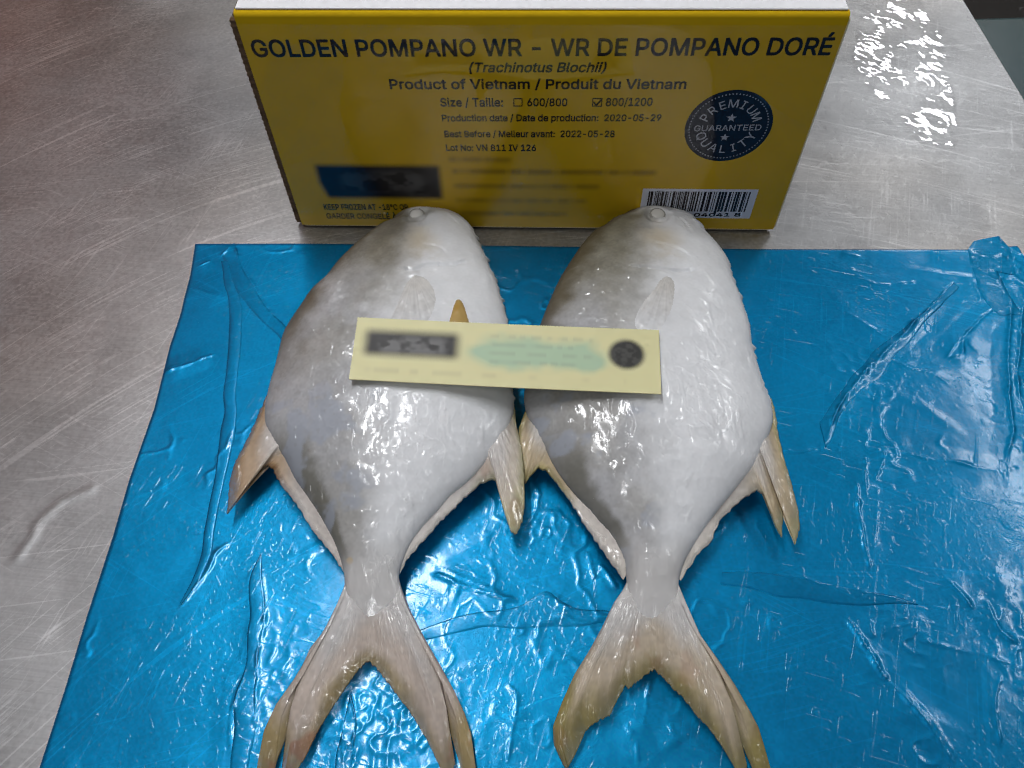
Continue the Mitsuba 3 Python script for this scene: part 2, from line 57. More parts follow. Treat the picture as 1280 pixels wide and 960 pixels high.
DATA = json.loads('''{"dorsal_a":{"base":[[-0.1574,0.2835,0.0225],[-0.1562,0.2755,0.0225],[-0.1553,0.2694,0.0224],[-0.1542,0.2652,0.0224],[-0.1526,0.261,0.0223],[-0.1506,0.2574,0.0223],[-0.1486,0.2539,0.0222],[-0.1471,0.2504,0.0222],[-0.1453,0.248,0.0222],[-0.144,0.2463,0.0221],[-0.1427,0.244,0.0221],[-0.1419,0.2417,0.022],[-0.1406,0.2394,0.022],[-0.1388,0.2353,0.0211],[-0.1346,0.2279,0.0203],[-0.1272,0.2177,0.0194],[-0.1182,0.2056,0.0186],[-0.1109,0.1934,0.0177],[-0.1035,0.1795,0.0169],[-0.0977,0.1651,0.016]],"outer":[[-0.1599,0.2821,0.022],[-0.162,0.2735,0.021],[-0.1645,0.2646,0.02],[-0.1676,0.2551,0.0182],[-0.1718,0.2435,0.0164],[-0.1754,0.235,0.0146],[-0.1764,0.2231,0.0128],[-0.1752,0.2046,0.011],[-0.1688,0.215,0.0123],[-0.1633,0.2261,0.0137],[-0.1578,0.2314,0.015],[-0.1536,0.2333,0.0165],[-0.1487,0.2295,0.018],[-0.1461,0.2242,0.0174],[-0.1415,0.2178,0.0169],[-0.1324,0.2072,0.0163],[-0.1233,0.1941,0.0157],[-0.115,0.183,0.0151],[-0.1066,0.1731,0.0146],[-0.0998,0.164,0.014]]},"anal_a":{"base":[[-0.0022,0.2794,0.0225],[-0.0029,0.2715,0.0225],[-0.004,0.2673,0.0224],[-0.0051,0.2638,0.0224],[-0.0062,0.2602,0.0223],[-0.0073,0.2568,0.0223],[-0.0083,0.2533,0.0222],[-0.0099,0.2505,0.0222],[-0.0114,0.2476,0.0222],[-0.013,0.2448,0.0221],[-0.015,0.2415,0.0221],[-0.018,0.2376,0.022],[-0.0225,0.2311,0.022],[-0.0308,0.2198,0.021],[-0.0404,0.2099,0.02],[-0.0489,0.2017,0.019],[-0.0563,0.1926,0.018],[-0.0643,0.1802,0.017],[-0.0692,0.1661,0.016]],"outer":[[0.0004,0.2821,0.022],[0.0018,0.2575,0.0215],[0.0031,0.249,0.021],[0.0052,0.2352,0.02],[0.0059,0.2196,0.019],[0.0056,0.202,0.018],[0.0038,0.1912,0.017],[0.0006,0.1839,0.016],[-0.0031,0.1843,0.017],[-0.0074,0.1993,0.018],[-0.0105,0.2169,0.019],[-0.0139,0.219,0.0184],[-0.0207,0.2163,0.0177],[-0.0297,0.2085,0.0171],[-0.0371,0.1999,0.0165],[-0.046,0.1917,0.0159],[-0.0561,0.1797,0.0152],[-0.0628,0.1718,0.0146],[-0.0675,0.1625,0.014]]},"dorsal_b":{"base":[[0.01,0.2741,0.0225],[0.0104,0.2698,0.0224],[0.0108,0.2656,0.0224],[0.0116,0.2608,0.0223],[0.0125,0.2567,0.0223],[0.0138,0.2532,0.0222],[0.0157,0.249,0.0222],[0.0175,0.2456,0.0221],[0.0203,0.2409,0.0221],[0.0243,0.2318,0.022],[0.0296,0.2211,0.021],[0.0389,0.2074,0.02],[0.0458,0.1972,0.019],[0.0544,0.1866,0.018],[0.0609,0.1754,0.017],[0.0644,0.1631,0.016]],"outer":[[0.0076,0.2642,0.022],[0.0038,0.2535,0.0202],[0.0023,0.2401,0.0184],[0.0034,0.227,0.0166],[0.0052,0.2196,0.0148],[0.0066,0.2177,0.013],[0.0087,0.2209,0.0142],[0.0107,0.2231,0.0155],[0.0143,0.2263,0.0167],[0.0184,0.2241,0.018],[0.025,0.2155,0.0173],[0.0339,0.2018,0.0167],[0.0401,0.1884,0.016],[0.0484,0.174,0.0153],[0.0553,0.1629,0.0147],[0.0601,0.1549,0.014]]},"anal_b":{"base":[[0.1621,0.2689,0.0225],[0.1614,0.2629,0.0225],[0.1594,0.2576,0.0224],[0.1579,0.2529,0.0224],[0.1562,0.2495,0.0224],[0.1552,0.2466,0.0223],[0.1537,0.2444,0.0223],[0.1529,0.2427,0.0223],[0.1521,0.241,0.0222],[0.1514,0.2399,0.0222],[0.151,0.2394,0.0222],[0.1505,0.2377,0.0221],[0.1489,0.235,0.0221],[0.1473,0.2316,0.0221],[0.145,0.2273,0.022],[0.1421,0.2224,0.022],[0.1333,0.2129,0.021],[0.1254,0.2052,0.02],[0.118,0.197,0.019],[0.1077,0.1845,0.018],[0.0975,0.1713,0.017],[0.0899,0.1585,0.016]],"outer":[[0.1659,0.2691,0.022],[0.1669,0.2585,0.0206],[0.1657,0.2452,0.0191],[0.1661,0.2312,0.0177],[0.1675,0.2131,0.0163],[0.1683,0.1921,0.0149],[0.1666,0.1821,0.0134],[0.1628,0.1738,0.012],[0.1621,0.1854,0.012],[0.1614,0.1978,0.012],[0.161,0.1978,0.012],[0.156,0.179,0.012],[0.1532,0.1844,0.0137],[0.151,0.1956,0.0153],[0.1494,0.2037,0.017],[0.1461,0.2072,0.0166],[0.1383,0.2029,0.0161],[0.1288,0.1961,0.0157],[0.1205,0.1878,0.0153],[0.1134,0.1763,0.0149],[0.1021,0.1654,0.0144],[0.0927,0.1535,0.014]]},"tail_a":{"base":[[-0.0979,0.1599,0.0145],[-0.0942,0.1598,0.0145],[-0.0904,0.1597,0.0145],[-0.0866,0.1596,0.0145],[-0.0828,0.1595,0.0145],[-0.079,0.1594,0.0145],[-0.0752,0.1592,0.0145],[-0.0714,0.1591,0.0145],[-0.0677,0.159,0.0145]],"outer":[[-0.1369,0.0489,0.004],[-0.1285,0.054,0.0049],[-0.1267,0.0683,0.0056],[-0.1177,0.0963,0.0058],[-0.1237,0.0648,0.006],[-0.1197,0.0525,0.007],[-0.1142,0.0643,0.0075],[-0.1114,0.0691,0.0078],[-0.106,0.0815,0.0086],[-0.0991,0.093,0.0093],[-0.0938,0.1013,0.0098],[-0.0876,0.1101,0.0105],[-0.0831,0.1145,0.011],[-0.0781,0.1111,0.0105],[-0.0721,0.104,0.0098],[-0.0646,0.0953,0.0091],[-0.0573,0.0865,0.0085],[-0.0502,0.0759,0.0078],[-0.0433,0.0636,0.0073],[-0.0373,0.0515,0.0066],[-0.0347,0.0632,0.006],[-0.0411,0.0886,0.0058],[-0.0332,0.0651,0.0056],[-0.0281,0.0485,0.0049],[-0.0213,0.0452,0.004]],"u":[0.0,0.06,0.105,0.12,0.135,0.2,0.24,0.26,0.32,0.37,0.41,0.46,0.5,0.54,0.59,0.64,0.69,0.74,0.78,0.83,0.865,0.88,0.895,0.94,1.0],"edge0":[[-0.0979,0.1599,0.0145],[-0.0991,0.1551,0.0135],[-0.1024,0.1454,0.0125],[-0.1083,0.1315,0.0115],[-0.1155,0.1189,0.0105],[-0.1225,0.1063,0.0093],[-0.1306,0.0942,0.008],[-0.1355,0.0814,0.0067],[-0.1368,0.066,0.0053],[-0.1369,0.0489,0.004]],"edge1":[[-0.0677,0.159,0.0145],[-0.0662,0.1542,0.0135],[-0.0611,0.1419,0.0125],[-0.0516,0.125,0.0115],[-0.043,0.1109,0.0105],[-0.0359,0.099,0.0093],[-0.0299,0.087,0.008],[-0.0266,0.0774,0.0067],[-0.0245,0.0631,0.0053],[-0.0213,0.0452,0.004]]},"tail_b":{"base":[[0.0617,0.1533,0.0145],[0.0653,0.1531,0.0145],[0.069,0.1528,0.0145],[0.0727,0.1526,0.0145],[0.0763,0.1524,0.0145],[0.08,0.1522,0.0145],[0.0836,0.1519,0.0145],[0.0873,0.1517,0.0145],[0.0909,0.1515,0.0145]],"outer":[[0.0207,0.0613,0.004],[0.0222,0.0597,0.0046],[0.0234,0.0607,0.0052],[0.027,0.0657,0.0061],[0.0332,0.0769,0.007],[0.0393,0.0812,0.0078],[0.0462,0.0837,0.0085],[0.0516,0.0922,0.0091],[0.056,0.0985,0.0095],[0.0575,0.0964,0.0096],[0.0639,0.1009,0.0103],[0.072,0.1061,0.011],[0.0775,0.0997,0.0103],[0.0858,0.0912,0.0095],[0.0924,0.0812,0.0089],[0.0982,0.0749,0.0082],[0.1034,0.0657,0.0075],[0.1074,0.0575,0.0069],[0.1097,0.0521,0.0062],[0.1143,0.0586,0.0059],[0.1095,0.0821,0.0057],[0.1169,0.0567,0.0055],[0.1203,0.0447,0.0049],[0.1281,0.0407,0.004]],"u":[0.0,0.04,0.08,0.14,0.2,0.26,0.31,0.36,0.39,0.395,0.45,0.5,0.55,0.61,0.66,0.71,0.76,0.81,0.85,0.873,0.885,0.897,0.94,1.0],"edge0":[[0.0617,0.1533,0.0145],[0.0591,0.1491,0.0135],[0.0535,0.1422,0.0125],[0.0452,0.128,0.0115],[0.0372,0.1159,0.0105],[0.0291,0.105,0.0093],[0.0214,0.0908,0.008],[0.0162,0.0797,0.0067],[0.0162,0.0714,0.0053],[0.0207,0.0613,0.004]],"edge1":[[0.0909,0.1515,0.0145],[0.0923,0.1472,0.0135],[0.0948,0.1383,0.0125],[0.0997,0.1229,0.0115],[0.107,0.1105,0.0105],[0.1144,0.0969,0.0093],[0.1203,0.0837,0.008],[0.1233,0.0765,0.0067],[0.1249,0.0678,0.0053],[0.1281,0.0407,0.004]]},"marks_a":{"eye":[0.4005,0.0768],"oper":[[0.4526,0.2655],[0.5683,0.2689],[0.5995,0.2554],[0.6705,0.252],[0.7827,0.2419],[0.8769,0.2184]],"preop":[[0.5683,0.1914],[0.6505,0.1948],[0.6998,0.2015],[0.7284,0.2217]],"mouth":[[0.7377,0.0701],[0.8164,0.087],[0.8554,0.1072]],"nostril":[0.719,0.0768],"axil":[0.5683,0.2857],"pect":[[0.5474,0.2857],[0.5263,0.3194],[0.5053,0.3565],[0.4737,0.4037],[0.5158,0.4205],[0.5787,0.4306],[0.6404,0.4104],[0.6705,0.3801],[0.6901,0.3295],[0.6201,0.2891]],"pelvic":[[0.7561,0.3464],[0.7739,0.3363],[0.7998,0.3363],[0.8164,0.3599],[0.8325,0.4003],[0.8082,0.434],[0.7651,0.4373],[0.7377,0.4104],[0.747,0.3733]],"anus":[0.1675,0.808]},"marks_b":{"eye":[0.5053,0.0836],"oper":[[0.3596,0.2588],[0.4526,0.2655],[0.5579,0.2689],[0.6303,0.2723],[0.7651,0.2655]],"preop":[[0.5053,0.1914],[0.5891,0.2015],[0.6901,0.215],[0.7284,0.2318]],"mouth":[[0.7377,0.0937],[0.7913,0.1206],[0.7827,0.1543]],"nostril":[0.6505,0.0802],"axil":[0.5891,0.2857],"pect":[[0.5579,0.2891],[0.5053,0.3262],[0.4631,0.3565],[0.4213,0.407],[0.4631,0.4272],[0.5158,0.4306],[0.5787,0.4104],[0.5995,0.37],[0.6201,0.3262],[0.6201,0.2925]]},"film_left":[[-0.2457,0.4422],[-0.2429,0.41],[-0.2428,0.3857],[-0.2423,0.3735],[-0.2438,0.3424],[-0.243,0.2897],[-0.2468,0.2349],[-0.2473,0.1962],[-0.2497,0.1481],[-0.2507,0.1068],[-0.2526,0.0678]],"film_back":[[-0.2455,0.4414],[-0.1597,0.4384],[0.0031,0.4295],[0.1876,0.4189],[0.3527,0.412],[0.3673,0.4135],[0.3903,0.4143],[0.3904,0.4019]],"crease":[[[[-0.2427,0.3961],[-0.2098,0.3839]],0.9],[[[-0.2436,0.3185],[-0.2316,0.3228],[-0.2099,0.3331]],1.5],[[[-0.2421,0.3218],[-0.2305,0.3255]],0.8],[[[-0.2395,0.4161],[-0.2291,0.4231]],0.9],[[[-0.1545,0.1828],[-0.1581,0.1689],[-0.154,0.1403],[-0.1529,0.1171],[-0.1552,0.0965],[-0.1518,0.0668]],0.8],[[[-0.152,0.1727],[-0.1468,0.1508],[-0.1462,0.1169],[-0.1427,0.0884],[-0.1421,0.0665]],1.2],[[[-0.1737,0.19],[-0.1816,0.1826],[-0.1837,0.1736],[-0.1896,0.1625],[-0.1965,0.1503]],1.2],[[[-0.0537,0.1737],[-0.0297,0.1626],[-0.0027,0.1498]],0.8],[[[-0.0497,0.1666],[-0.0339,0.1598],[-0.0198,0.1546],[-0.0013,0.1493]],1.5],[[[-0.0091,0.1054],[-0.0031,0.0968],[-0.0054,0.0768],[-0.0074,0.0626]],0.8],[[[-0.0936,0.0648],[-0.0956,0.0859],[-0.0934,0.0997],[-0.09,0.091],[-0.0885,0.0647]],0.8],[[[-0.2165,0.4395],[-0.1945,0.3998],[-0.18,0.3759],[-0.1647,0.3552]],1.0],[[[-0.2229,0.4262],[-0.2162,0.4378]],1.0],[[[0.3289,0.3784],[0.2983,0.3508],[0.2658,0.3225],[0.2426,0.3015],[0.2193,0.2769],[0.1992,0.2427]],1.6],[[[0.2431,0.3543],[0.2654,0.331]],0.9],[[[0.2619,0.3109],[0.2756,0.303],[0.2888,0.2979],[0.2957,0.2891]],1.0],[[[0.3497,0.354],[0.3207,0.3304],[0.2987,0.3096]],1.2],[[[0.3022,0.3102],[0.3123,0.3139],[0.321,0.3261],[0.3233,0.3246]],1.2],[[[0.3671,0.3647],[0.3468,0.3196],[0.3326,0.2788],[0.3237,0.2493],[0.3086,0.2253]],1.4],[[[0.3737,0.3607],[0.3566,0.322],[0.3418,0.2888],[0.337,0.2635]],1.2],[[[0.2483,0.2376],[0.2813,0.2302],[0.3069,0.2236],[0.3235,0.2271]],0.9],[[[0.2153,0.2529],[0.2,0.2271],[0.1877,0.2118]],0.5],[[[0.225,0.2349],[0.22,0.2202],[0.2172,0.2081]],1.3],[[[0.239,0.2426],[0.2356,0.2345],[0.2265,0.22]],1.1],[[[0.215,0.2204],[0.2089,0.1902],[0.2079,0.1619]],1.4],[[[0.2264,0.2161],[0.2088,0.1619]],0.7],[[[0.1195,0.1636],[0.1541,0.1596],[0.1873,0.1514],[0.2135,0.1454],[0.2279,0.1412]],0.9],[[[0.1173,0.1506],[0.1391,0.1457]],0.6],[[[0.1863,0.1332],[0.1908,0.1196],[0.1992,0.0992]],1.5],[[[0.1878,0.1323],[0.1926,0.1196],[0.2008,0.0987]],1.0],[[[0.1992,0.0992],[0.21,0.0833],[0.2221,0.0581]],1.2],[[[0.2036,0.0991],[0.2134,0.0832],[0.2253,0.058]],0.7],[[[0.2216,0.121],[0.2488,0.1127],[0.2761,0.1051]],0.9],[[[0.2045,0.1268],[0.2177,0.1287],[0.2323,0.1292]],0.7],[[[0.2481,0.1568],[0.2545,0.148],[0.2595,0.1357]],1.2],[[[0.2677,0.1419],[0.2725,0.1204],[0.2786,0.1163]],1.1],[[[0.2618,0.1021],[0.2532,0.0858],[0.248,0.0635]],1.0],[[[0.1983,0.1324],[0.1986,0.1221]],1.0],[[[0.0244,0.1514],[0.0228,0.1477],[0.0308,0.1432]],0.8],[[[0.0427,0.1778],[0.0433,0.1668],[0.0451,0.1599]],1.0],[[[0.0482,0.1696],[0.0533,0.1626],[0.0581,0.1538]],1.2],[[[0.072,0.1031],[0.0666,0.0908],[0.063,0.0711]],1.0],[[[0.0544,0.0811],[0.0596,0.0712],[0.0597,0.0608]],1.2],[[[0.079,0.0804],[0.08,0.0753],[0.0826,0.0698]],1.1],[[[0.1697,0.2449],[0.1843,0.2409],[0.1961,0.2428]],0.9],[[[0.2333,0.2499],[0.2432,0.2448],[0.2572,0.2432]],0.7],[[[0.233,0.402],[0.255,0.3931],[0.2696,0.3807],[0.3056,0.3817]],0.7],[[[0.2542,0.4135],[0.2702,0.4047]],0.8],[[[-0.0409,0.1567],[-0.0339,0.1546]],1.0],[[[0.2785,0.1657],[0.2805,0.1369]],0.6],[[[0.3537,0.4121],[0.3454,0.3833],[0.3427,0.3588]],0.8],[[[0.3772,0.4062],[0.3614,0.3796],[0.3656,0.364]],0.8]],"fold":[[[[-0.2219,0.4212],[-0.2093,0.3808],[-0.1978,0.3095],[-0.1934,0.264],[-0.1909,0.2334],[-0.1907,0.2026],[-0.1928,0.1665],[-0.1969,0.1522]],[[-0.2132,0.4209],[-0.1988,0.3751],[-0.1889,0.3091],[-0.184,0.2553],[-0.1841,0.2208],[-0.1854,0.1827],[-0.1896,0.1625],[-0.1952,0.1508]]],[[[-0.2154,0.4403],[-0.1945,0.3998],[-0.18,0.3759],[-0.1622,0.3536]],[[-0.2222,0.4262],[-0.1993,0.3851],[-0.183,0.3647],[-0.1654,0.3436]]],[[[-0.0569,0.1343],[-0.0296,0.1422],[-0.0005,0.146],[0.0179,0.1526],[0.0228,0.1482],[0.0299,0.1442],[0.0509,0.1417],[0.065,0.1395]],[[-0.053,0.1283],[-0.0404,0.1302],[-0.0199,0.1332],[0.0006,0.1336],[0.0179,0.134],[0.0325,0.134],[0.0494,0.1349],[0.0645,0.1349]]],[[[0.3289,0.3784],[0.2983,0.3508],[0.2678,0.3294],[0.2446,0.3088],[0.224,0.287],[0.2012,0.2619]],[[0.3311,0.3745],[0.3017,0.3469],[0.2758,0.3221],[0.2511,0.2985],[0.2272,0.2785],[0.2005,0.2439]]],[[[0.1195,0.1636],[0.1541,0.1596],[0.1873,0.1514],[0.2135,0.1454],[0.2296,0.1407]],[[0.1182,0.1558],[0.1494,0.1482],[0.1846,0.1411],[0.2121,0.1408],[0.2294,0.1403]]],[[[-0.0934,0.0997],[-0.0956,0.0859],[-0.0965,0.0649],[-0.0957,0.0526]],[[-0.0925,0.0997],[-0.0896,0.091],[-0.0885,0.0647],[-0.0879,0.0524]]],[[[-0.1545,0.1828],[-0.1581,0.1689],[-0.154,0.1403],[-0.1529,0.1171],[-0.1552,0.0965],[-0.1509,0.0614]],[[-0.1533,0.1807],[-0.1468,0.1508],[-0.1455,0.1355],[-0.1462,0.1169],[-0.1435,0.0884],[-0.1417,0.0612]]],[[[0.3466,0.3936],[0.351,0.4114],[0.3587,0.4195]],[[0.3769,0.3845],[0.3832,0.411],[0.38,0.4237]]],[[[0.3531,0.4105],[0.3469,0.3856],[0.3462,0.3587],[0.3513,0.3473]],[[0.3694,0.4099],[0.3654,0.3889],[0.3662,0.3655],[0.3667,0.3468]]]],"drops":[[-0.1819,0.2693,0.0011],[-0.1349,0.2048,0.0007],[-0.1527,0.1947,0.001],[-0.1533,0.1922,0.0007],[-0.147,0.1822,0.0007],[-0.1317,0.1792,0.0007],[-0.173,0.1876,0.0012],[-0.1756,0.1856,0.001],[-0.1785,0.1832,0.001],[-0.1805,0.1807,0.0012],[-0.1782,0.1658,0.001],[-0.18,0.1653,0.001],[-0.1962,0.1501,0.0009],[-0.1474,0.1562,0.0009],[-0.1381,0.1597,0.0012],[-0.1239,0.1148,0.0011],[-0.1294,0.1197,0.0011],[-0.1304,0.1107,0.0011],[-0.1408,0.1365,0.0007],[-0.0211,0.1845,0.0007],[-0.01,0.1857,0.0007],[-0.0077,0.177,0.0007],[-0.0604,0.1442,0.0012],[-0.0452,0.1447,0.0016],[-0.0117,0.1328,0.0009],[-0.0005,0.1279,0.0011],[0.0048,0.1238,0.0009],[0.0188,0.1337,0.0009],[0.019,0.157,0.0009],[-0.0323,0.1054,0.0011],[-0.0266,0.0994,0.0009],[0.0061,0.1627,0.0007],[0.1726,0.3751,0.0012],[0.1726,0.3782,0.0009],[0.14,0.201,0.001],[0.1677,0.1687,0.0007],[0.2268,0.2426,0.0013],[0.2049,0.1984,0.001],[0.2091,0.1941,0.0012],[0.2584,0.1863,0.001],[0.2363,0.1588,0.0007],[0.2681,0.0934,0.0011],[0.2616,0.0854,0.0008],[-0.1841,0.1382,0.0009],[-0.1865,0.1301,0.0009],[-0.1605,0.1448,0.0007],[-0.1653,0.1358,0.0009],[-0.1665,0.1247,0.0007],[-0.1869,0.123,0.0009],[-0.137,0.1104,0.0007],[-0.1758,0.1056,0.0007],[-0.1733,0.0972,0.0007],[-0.2178,0.0745,0.0004],[-0.0838,0.1072,0.0011],[-0.0791,0.1029,0.0009],[-0.066,0.1034,0.0013],[-0.085,0.0948,0.0009],[-0.0335,0.1275,0.0009],[-0.0134,0.1087,0.0009],[-0.0222,0.1184,0.0007],[-0.0152,0.1453,0.0007],[0.0343,0.1279,0.0007],[0.0426,0.1254,0.0009],[0.0515,0.1433,0.0007],[0.0157,0.0921,0.0009],[0.1035,0.1432,0.0011],[0.1153,0.1509,0.0012],[0.1252,0.1487,0.0009],[0.0825,0.0704,0.0008],[0.0742,0.0706,0.001],[0.1703,0.1399,0.0007],[-0.1246,0.1531,0.0009],[-0.1214,0.1345,0.0009],[-0.1345,0.1304,0.0007],[-0.154,0.1564,0.0007],[-0.0429,0.2514,0.0008],[-0.027,0.1951,0.0007],[-0.0356,0.1799,0.0007],[0.0268,0.1934,0.0007],[0.0351,0.1727,0.001],[0.0203,0.1633,0.0012],[0.0247,0.1583,0.0009],[0.0134,0.1562,0.0009]],"face":{"line1":[[0.0047,0.1509],[0.3661,0.1538],[0.0081,0.1626]],"line2":[[0.1409,0.1405],[0.2296,0.1409],[0.1414,0.1474]],"line3":[[0.0884,0.1278],[0.2815,0.1288],[0.0895,0.135]],"size":[[0.1205,0.1143],[0.1624,0.1146],[0.1211,0.1212]],"cb1":[[0.1694,0.1146],[0.1753,0.1146],[0.1695,0.1215]],"s600":[[0.1785,0.115],[0.2052,0.1151],[0.1785,0.1209]],"cb2":[[0.2217,0.1149],[0.2281,0.115],[0.2212,0.1218]],"s800":[[0.2307,0.1153],[0.2614,0.1158],[0.2302,0.1215]],"prod":[[0.1205,0.1024],[0.2689,0.1037],[0.121,0.1079]],"best":[[0.121,0.089],[0.2389,0.0902],[0.1214,0.0944]],"lot":[[0.1211,0.0771],[0.1847,0.0776],[0.1216,0.0827]],"logo":[[0.0237,0.0621],[0.1135,0.0629],[0.1129,0.0336],[0.0315,0.0327],[0.0239,0.0414]],"bl1":[[0.1213,0.0667],[0.1676,0.0671]],"bl2":[[0.1233,0.0555],[0.2732,0.057]],"bl3":[[0.1234,0.0417],[0.2326,0.0428]],"bl4":[[0.1242,0.0272],[0.2246,0.0284]],"bl5":[[0.1263,0.0139],[0.21,0.015]],"keep":[[0.0216,0.0194],[0.0877,0.0202],[0.0228,0.0252]],"gard":[[0.0215,0.01],[0.0764,0.0099],[0.0227,0.016]],"seal":[[0.285,0.0979],[0.3453,0.101],[0.3123,0.1271],[0.3184,0.0699],[0.3155,0.0994]],"bar":[[0.2643,0.0428],[0.3489,0.0441],[0.3498,0.015],[0.2643,0.014]],"bars":[[0.2684,0.0401],[0.3436,0.0417],[0.3445,0.0225]],"dig":[[0.2929,0.016],[0.3414,0.0174]],"guar":[[0.2926,0.0946],[0.3377,0.097]]},"body":{"a":{"L":[[-0.0639,0.453],[-0.0688,0.4523],[-0.0748,0.4499],[-0.0848,0.4457],[-0.0875,0.4388],[-0.0987,0.4317],[-0.1027,0.4262],[-0.112,0.4136],[-0.1189,0.4034],[-0.1257,0.3915],[-0.1314,0.3789],[-0.1413,0.3649],[-0.1459,0.3541],[-0.1505,0.3435],[-0.1546,0.3317],[-0.156,0.3161],[-0.1567,0.3055],[-0.1584,0.2876],[-0.1588,0.2708],[-0.1562,0.2584],[-0.1508,0.2486],[-0.1428,0.2372],[-0.1325,0.22],[-0.1253,0.2106],[-0.1186,0.2013],[-0.1131,0.1928],[-0.106,0.1806],[-0.102,0.171],[-0.0995,0.1631],[-0.0985,0.1563],[-0.098,0.1491],[-0.0971,0.1429],[-0.0949,0.1359],[-0.0896,0.1297]],"R":[[-0.0532,0.4526],[-0.0494,0.4515],[-0.0425,0.4486],[-0.0359,0.4437],[-0.0305,0.4365],[-0.0265,0.4288],[-0.0245,0.4231],[-0.0208,0.4101],[-0.017,0.3994],[-0.0137,0.3872],[-0.0093,0.3743],[-0.0063,0.3599],[-0.0039,0.3489],[-0.002,0.3381],[-0.0012,0.3262],[-0.0005,0.3105],[-0.0002,0.3],[0.0005,0.2821],[0.0006,0.2654],[-0.0028,0.2533],[-0.0076,0.2438],[-0.0147,0.233],[-0.0286,0.2167],[-0.0388,0.2078],[-0.0462,0.1991],[-0.0536,0.191],[-0.062,0.1792],[-0.0658,0.1699],[-0.0678,0.1622],[-0.0671,0.1553],[-0.0659,0.1482],[-0.0656,0.142],[-0.0676,0.1351],[-0.0723,0.1292]],"ts":[0.0,0.0055,0.0179,0.0365,0.062,0.0878,0.1066,0.1469,0.1776,0.2115,0.2462,0.2858,0.3162,0.3459,0.3787,0.4221,0.4516,0.5021,0.5514,0.5877,0.6166,0.6502,0.7031,0.7325,0.7615,0.7887,0.8282,0.8595,0.8859,0.909,0.9335,0.9548,0.979,1.0]},"b":{"L":[[0.1046,0.4483],[0.0988,0.4465],[0.0928,0.4429],[0.0863,0.4378],[0.0778,0.4321],[0.0722,0.4258],[0.0643,0.4196],[0.0545,0.4063],[0.0459,0.3913],[0.0358,0.3718],[0.0273,0.3513],[0.0198,0.3303],[0.0153,0.314],[0.0114,0.297],[0.0088,0.2843],[0.0074,0.2722],[0.0086,0.2622],[0.0142,0.2482],[0.0192,0.2374],[0.0236,0.2263],[0.0307,0.2137],[0.0365,0.2054],[0.0431,0.1972],[0.0491,0.1887],[0.0538,0.1828],[0.0578,0.1755],[0.0618,0.1637],[0.0618,0.1551],[0.0612,0.1479],[0.0606,0.1413],[0.0609,0.1356],[0.0625,0.1296],[0.0673,0.1235]],"R":[[0.1136,0.448],[0.1231,0.4455],[0.1317,0.4414],[0.1413,0.4356],[0.1437,0.4295],[0.1472,0.4228],[0.1481,0.4163],[0.1537,0.4024],[0.1583,0.3869],[0.1586,0.3671],[0.1611,0.3464],[0.1625,0.3251],[0.161,0.3088],[0.1619,0.2917],[0.1625,0.279],[0.1638,0.2669],[0.164,0.2569],[0.1594,0.2433],[0.1529,0.233],[0.1466,0.2224],[0.1353,0.2104],[0.1279,0.2025],[0.1205,0.1948],[0.1132,0.1867],[0.1086,0.1811],[0.103,0.1741],[0.0955,0.1627],[0.0917,0.1542],[0.0904,0.1471],[0.0896,0.1405],[0.0876,0.1349],[0.0847,0.1289],[0.0795,0.1231]],"ts":[0.0,0.0113,0.0273,0.0476,0.0687,0.091,0.112,0.1538,0.1973,0.2511,0.3082,0.3665,0.4115,0.459,0.4946,0.5297,0.559,0.5997,0.6315,0.6645,0.7036,0.7294,0.7549,0.7818,0.8007,0.8241,0.8627,0.8918,0.9161,0.9388,0.9583,0.9792,1.0]}},"puddle":[[0.3668,0.7451],[0.4044,0.7504],[0.4321,0.7489],[0.4132,0.7218],[0.3929,0.7174],[0.3752,0.6836],[0.3638,0.6524],[0.3651,0.6316],[0.3624,0.6104],[0.3738,0.6006],[0.3945,0.6066],[0.3949,0.5861],[0.3851,0.5485],[0.3773,0.5332],[0.3605,0.536],[0.3527,0.5552],[0.3503,0.5748],[0.3488,0.5938],[0.3388,0.6092],[0.329,0.6261],[0.3337,0.6601],[0.3485,0.698]]}''')


def A(x): return np.array(x, float)


# ---------------------------------------------------------------- colours and materials
def lin(*c):
    c = np.array(c, float) / 255
    return np.where(c < .04045, c / 12.92, ((c + .055) / 1.055) ** 2.4).tolist()


def rgb(v): return {'type': 'rgb', 'value': list(v)}


def diffuse(v): return {'type': 'twosided', 'bsdf': {'type': 'diffuse', 'reflectance': v if isinstance(v, dict) else rgb(v)}}


def plastic(v, alpha=.15, ior=1.5):
    return {'type': 'twosided', 'bsdf': {'type': 'roughplastic', 'distribution': 'ggx', 'alpha': alpha, 'int_ior': ior, 'diffuse_reflectance': v if isinstance(v, dict) else rgb(v)}}


def bumped(b, fn, scale=1., eps=2e-4): return {'type': 'bumpmap', 'arbitrary': {**proc(fn, eps)}, 'scale': scale, 'bsdf': b}


scene['white_paint'] = diffuse([.8, .8, .8])
scene['wall_paint'] = diffuse([.63, .63, .635])
scene['floor_paint'] = plastic([.022, .017, .013], .3)


def scratches(p, ang, freq, length, thr, seed, bend=0.):
    c, s = math.cos(ang), math.sin(ang)
    a = p.x * c + p.y * s
    b = -p.x * s + p.y * c + bend * a * a
    b = b + .004 * noise(p.x * 7 + seed, p.y * 7)
    n = noise(b * freq + 31 * seed, a / length + 11 * seed, seed)
    on = noise(a / length * .7 + 5 * seed, b * freq * .05, 3.3 + seed)
    return smoothstep(thr, thr + .1, n) * smoothstep(.42, .62, on)


